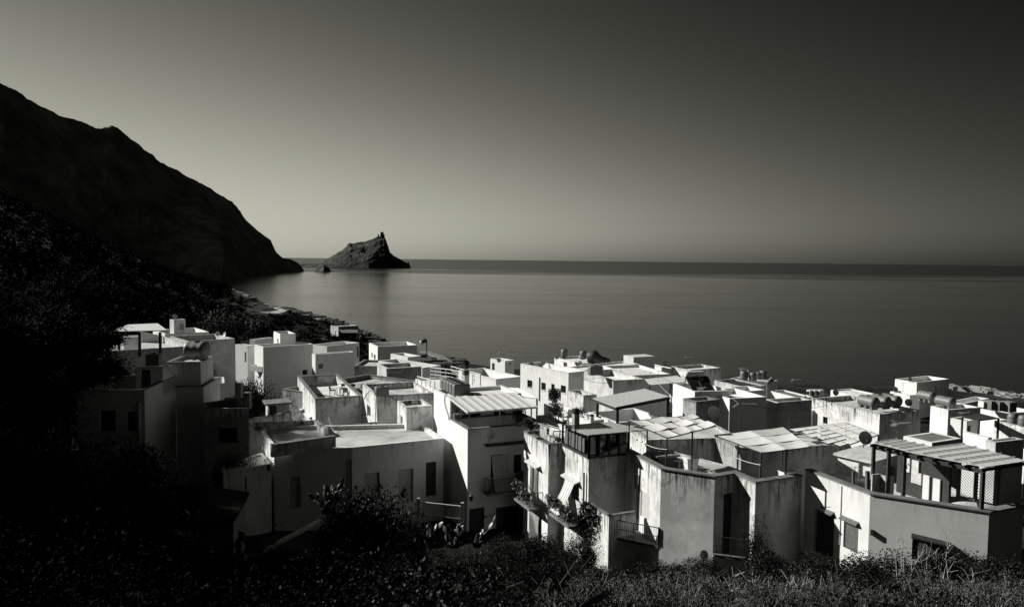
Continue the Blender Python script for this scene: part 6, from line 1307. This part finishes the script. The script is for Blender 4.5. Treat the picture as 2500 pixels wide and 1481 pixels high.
# dry umbel weeds along the bottom edge
def _weed():
    t = thing('dry_weed', '', 'weed', (0, 0, 0), 'dry weeds at the bottom edge'); rn = random.Random(12); m = MB(); heads = []
    for k in range(11):
        e = Vector((rn.uniform(-.5, .5), rn.uniform(-.5, .5), rn.uniform(.9, 1.5))); q = limb(m, Vector((rn.uniform(-.06, .06), 0, 0)), e, .014, .006, .12, 4, rn); heads.append(e)
        for _ in range(3): e2 = q[-2] + Vector((rn.uniform(-.22, .22), rn.uniform(-.22, .22), rn.uniform(.05, .3))); limb(m, q[-2], e2, .006, .004, .1, 3, rn); heads.append(e2)
    m.build('stems', weedm, t); rg_ = np.random.default_rng(3); leaf_mesh('flower_heads', np.concatenate([np.array(h_) + rg_.normal(size=(55, 3)) * np.array([.055, .055, .03]) for h_ in heads]), .03, dry, t, .8, seed=5)
    leaf_mesh('leaves', rg_.normal(size=(900, 3)) * np.array([.28, .28, .3]) + np.array([0, 0, .6]), .05, leafm, t, .35, seed=6); return t
WEED = Proto(_weed)
for k in range(30):
    u = 1140 + k * 48 + rn.uniform(-22, 22); dep = rn.uniform(8.2, 11.5) if k < 15 else rn.uniform(8.5, 12.5); v_ = rn.uniform(1385, 1440) if k < 15 else rn.uniform(1395, 1450)
    x, y, z = ppos(u, dep); ht = D((u, v_), dep).z - z; WEED.put((x, y, z), 'pale dry weed with clustered flower heads along the bottom edge', rn.uniform(0, 6), max(.6, ht / 1.5))
def twigbush(label, base, h_, w_, seed, n=7):
    rn = random.Random(seed); m = MB(); base = Vector(base)
    for k in range(n):
        e = base + Vector((rn.uniform(-w_, w_), rn.uniform(-w_, w_) * .5, h_ * rn.uniform(.7, 1))); q = limb(m, base, e, .014, .005, .15, 5, rn)
        for j in (2, 3, 3, 4, 4): e2 = q[j] + Vector((rn.uniform(-1, 1) * w_ * .5, rn.uniform(-.3, .3), h_ * rn.uniform(.05, .25))); limb(m, q[j], e2, .007, .003, .15, 3, rn)
    return tag(m.build('bare_branch', conc if False else paled, origin=tuple(base)), label, 'branch')
def tw(label, u, v_, dep, w_, seed, n=6): x, y, z = ppos(u, dep); twigbush(label, (x, y, z), D((u, v_), dep).z - z, w_, seed, n)
tw('forked bleached branch pointing up in the middle of the bottom scrub', 1350, 1378, 13, .25, 1, 3); tw('spreading bare branches before the balcony bay', 1555, 1375, 17, 1.0, 2, 8); tw('bare twigs in front of the front right window, at its left', 2245, 1278, 22, .5, 3, 4); tw('bare twigs in front of the front right window, at its right', 2305, 1282, 22, .6, 4, 6); tw('pale arching stem below the many sided house', 1705, 1425, 11, .25, 5, 3); tw('thin bare twigs right of the many sided house at the bottom', 1835, 1390, 13, .5, 6, 6)
# prickly pears
padm = plain('cactus_pad', .075, .42, .25, 3, spec=.5)
def pads(label, base, n, size, seed, spread=.7, up=.8):
    rn = random.Random(seed); base = Vector(base); t = thing('prickly_pear', label, 'cactus', tuple(base), 'prickly pears on the slope'); m = MB(); L = [(base, Vector((rn.uniform(-1, 1) * spread * 1.4, rn.uniform(-.5, .5), .8)).normalized()) for _ in range(max(3, n // 5))]
    i = 0
    for _ in range(n):
        p, d_ = L[rn.randrange(len(L))]; d_ = (d_ + Vector((rn.uniform(-.75, .75), rn.uniform(-.6, .6), rn.uniform(-.1, .5) * up))).normalized(); h_ = size * rn.uniform(.75, 1.25); sd = d_.cross(Vector((rn.uniform(-1, 1), rn.uniform(-1, 1), .3))).normalized(); nn_ = d_.cross(sd)
        b = len(m.v); R_, Q = 7, 10
        for a in range(R_ + 1):
            f = a / R_; rad = math.sin(math.pi * (.06 + .94 * f ** .85) * .98) ** .8 * .36 * h_
            for k in range(Q): th_ = 2 * math.pi * k / Q; m.v.append(tuple(p + d_ * h_ * f + sd * rad * math.cos(th_) + nn_ * rad * .2 * math.sin(th_)))
        for a in range(R_):
            for k in range(Q): q = b + a * Q; m.f.append((q + k, q + (k + 1) % Q, q + Q + (k + 1) % Q, q + Q + k))
        L.append((p + d_ * h_ * .93, d_))
    m.build('pads', padm, t, True); return t
def pp(label, u, v_base, dep, n, size, seed, spread=.6): p = D((u, v_base), dep); pads(label, tuple(p), n, size, seed, spread)
pp('tall prickly pear behind the large central bush', 800, 1250, 34, 70, .36, 1, .9); pp('prickly pear clump at the corner of the tall white house, on the left', 1045, 1330, 28, 40, .28, 2, .5); pp('prickly pear clump below the door of the tall white house', 1110, 1335, 27, 50, .28, 3, 1.0); pp('prickly pear with bright pads under the shuttered window', 1165, 1335, 26, 34, .28, 4, .5); pp('small prickly pear lit in the dark lower left', 470, 1280, 24, 8, .3, 5, .2); pp('prickly pear with one round bright pad beside the log', 568, 1410, 17, 8, .36, 6, .3); pp('low prickly pear by the agave at the bottom', 1050, 1470, 9.5, 8, .2, 7, .2); pp('low prickly pear left of the agave at the bottom edge', 950, 1478, 10, 9, .22, 8, .3); pp('prickly pear sprouts below the black shed roof', 620, 1330, 26, 10, .3, 9, 1.2)
# agaves
agm = plain('agave_leaf', .10, .5, .2, 2)
def agave(label, u, dep, tips, seed, w_=.22):
    x, y, z = ppos(u, dep); t = thing('agave', label, 'agave', (x, y, z), 'agaves at the bottom edge'); base = Vector((x, y, z + .1)); rn = random.Random(seed)
    T_ = [D(q, dep + dd) for q, dd in tips] + [base + Vector((rn.uniform(-1, 1), rn.uniform(-1, 1) * .8, rn.uniform(.2, .7))) for _ in range(9)]
    for tip in T_:
        m = MB(); d_ = tip - base; sd = d_.cross(Vector((rn.uniform(-.4, .4), 1, .2))).normalized(); nn_ = d_.cross(sd).normalized(); rows = []
        for k in range(11):
            f = k / 10; c = base + d_ * f - nn_ * .14 * math.sin(math.pi * f) * (1 if rn.random() < 2 else 1); wd_ = w_ * (.5 + .9 * f) * (1 - f) ** .65 + .004; rows.append([c - sd * wd_ + nn_ * wd_ * .55, c - sd * wd_ * .5 + nn_ * wd_ * .1, c, c + sd * wd_ * .5 + nn_ * wd_ * .1, c + sd * wd_ + nn_ * wd_ * .55])
        m.sheet(rows, .02); m.build('leaf', agm, t)
agave('big agave with two tall pointed leaves near the bottom centre', 1050, 8.2, [((1027, 1366), 0), ((1096, 1372), .1)], 3); agave('narrow agave spike at the bottom, right of the big agave', 1345, 8.6, [((1344, 1418), 0)], 5, .09); agave('short agave tip at the bottom edge between the other two', 1160, 8.0, [((1150, 1462), 0)], 6, .1)
# fallen log, stones, vine
a, b = D((645, 1346), 20), D((779, 1270), 23.5); m = MB(); m.tube([a, a.lerp(b, .3) + Vector((0, 0, .02)), a.lerp(b, .65) + Vector((0, 0, -.01)), b], [.065, .07, .075, .05], 10); tag(m.build('log', logm, smooth=True, origin=tuple(a)), 'long bleached log, painted sunlit, lying slanted below the black shed roof', 'log')
a, b = D((445, 1472), 14), D((510, 1425), 15.5); m = MB(); m.tube([a, a.lerp(b, .5) + Vector((0, 0, .02)), b], [.04, .045, .04], 8); tag(m.build('log', logm, smooth=True, origin=tuple(a)), 'shorter pale branch lying at the lower left', 'log')
zS2 = zS; rgv = np.random.default_rng(31); vt = thing('climbing_vine', 'dark climbing vine hanging down the bay wall beside the streaked house', 'vine', tuple(w0)); P = []
for k in range(1500):
    a_ = rgv.random() ** 1.6; hgt = rgv.uniform(-3.4, .15) * (1 - a_ * .75) + (0 if rgv.random() < .6 else -.3); q = w0.lerp(w1, a_ * .62) + Vector((0, 0, 0)); n_ = Vector((-.7, -.7, 0)); q = q + n_ * rgv.uniform(.02, .32) - (w1 - w0).normalized() * rgv.uniform(0, .9); P.append((q.x, q.y, zS + hgt + .1))
leaf_mesh('leaves', np.array(P), .13, leafd, vt, .8, seed=4); m = MB(); limb(m, w0 + Vector((-.3, -.2, -4.5)), w0 + Vector((0, -.1, .1)), .05, .02, .08); limb(m, w0 + Vector((0, -.1, -.6)), w0.lerp(w1, .5) + Vector((-.05, -.05, -.4)), .03, .01, .08); m.build('stem', bark, vt)
# potted plants on the terraces
def pot(label, px, dep, h_, n, leaf, mat, base_h=.4, spiky=False):
    p = D(px, dep); t = thing('potted_plant', label, 'potted plant', tuple(p), 'potted plants on the terraces'); m = MB(); m.lathe([(.16, 0), (.2, .02), (.26, base_h - .03), (.28, base_h), (.05, base_h)], 16, Matrix.Translation(p)); m.build('pot', terrac, t); rg_ = np.random.default_rng(len(label))
    if spiky:
        m = MB()
        for k in range(22): a_ = k * 2.4; L = h_ * rg_.uniform(.7, 1.1); d_ = Vector((math.cos(a_), math.sin(a_), 0)); c = p + Vector((0, 0, base_h)); s2_ = Vector((-d_.y, d_.x, 0)) * .06; m.sheet([[c - s2_, c + s2_], [c + d_ * L * .45 + Vector((0, 0, L * .5)) - s2_, c + d_ * L * .45 + Vector((0, 0, L * .5)) + s2_], [c + d_ * L + Vector((0, 0, L * .25)) - s2_ * .1, c + d_ * L + Vector((0, 0, L * .25)) + s2_ * .1]], .01)
        m.build('leaves', leafd, t)
    else: leaf_mesh('leaves', np.array(p) + np.array([0, 0, base_h + h_ * .45]) + np.clip(rg_.normal(size=(n, 3)), -1.8, 1.8) * np.array([h_ * .24, h_ * .24, h_ * .22]), leaf, mat, t, .5, seed=n)
pot('bushy plant on the terrace between the white awning and the plank pergola', r3(1540, 650), 60, 1.1, 2200, .12, leafd); pot('spiky drooping plant on the corner of the streaked house terrace', r3(1290, 950), 45.6, 1.1, 0, 0, leafd, .2, True); pot('dark potted shrub beside the garden chairs under the chimney', r3(1555, 830), 54, 1.2, 1600, .1, leafd); pot('low plants along the white wall right of the tall pale chimney', r3(1820, 830), 52, .8, 400, .1, leafd); pot('leafy plant at the left end of the white awning terrace', r3(500, 800), 50.5, .7, 350, .09, leafm); pot('round potted shrub inside the white awning terrace', r3(1165, 870), 49.5, 1.0, 1400, .09, leafd); pot('small pot beside the door of the long low house', r6(1500, 655), 47.2, .4, 120, .08, leafm, .3)

# tall dry stalks standing out of the bottom scrub
for k, (u, v_, dep, w_) in enumerate([(1190, 1400, 11, .25), (1290, 1392, 12, .3), (1430, 1398, 12, .3), (1630, 1392, 12, .35), (1775, 1405, 11, .3), (1960, 1392, 14, .4), (2060, 1388, 13, .35), (2390, 1372, 15, .4)]):
    tw(['single dry stalk left of the forked bleached branch', 'pair of dry stalks just left of the forked bleached branch', 'dry stalks just right of the forked bleached branch', 'dry stalks right of the spreading bare branches', 'dry stalks beside the pale arching stem', 'dry stalks before the dark doorway at right', 'dry stalks below the louvred shutter at right', 'dry stalks near the lower right corner'][k], u, v_, dep, w_, 60 + k, 3 + k % 3)
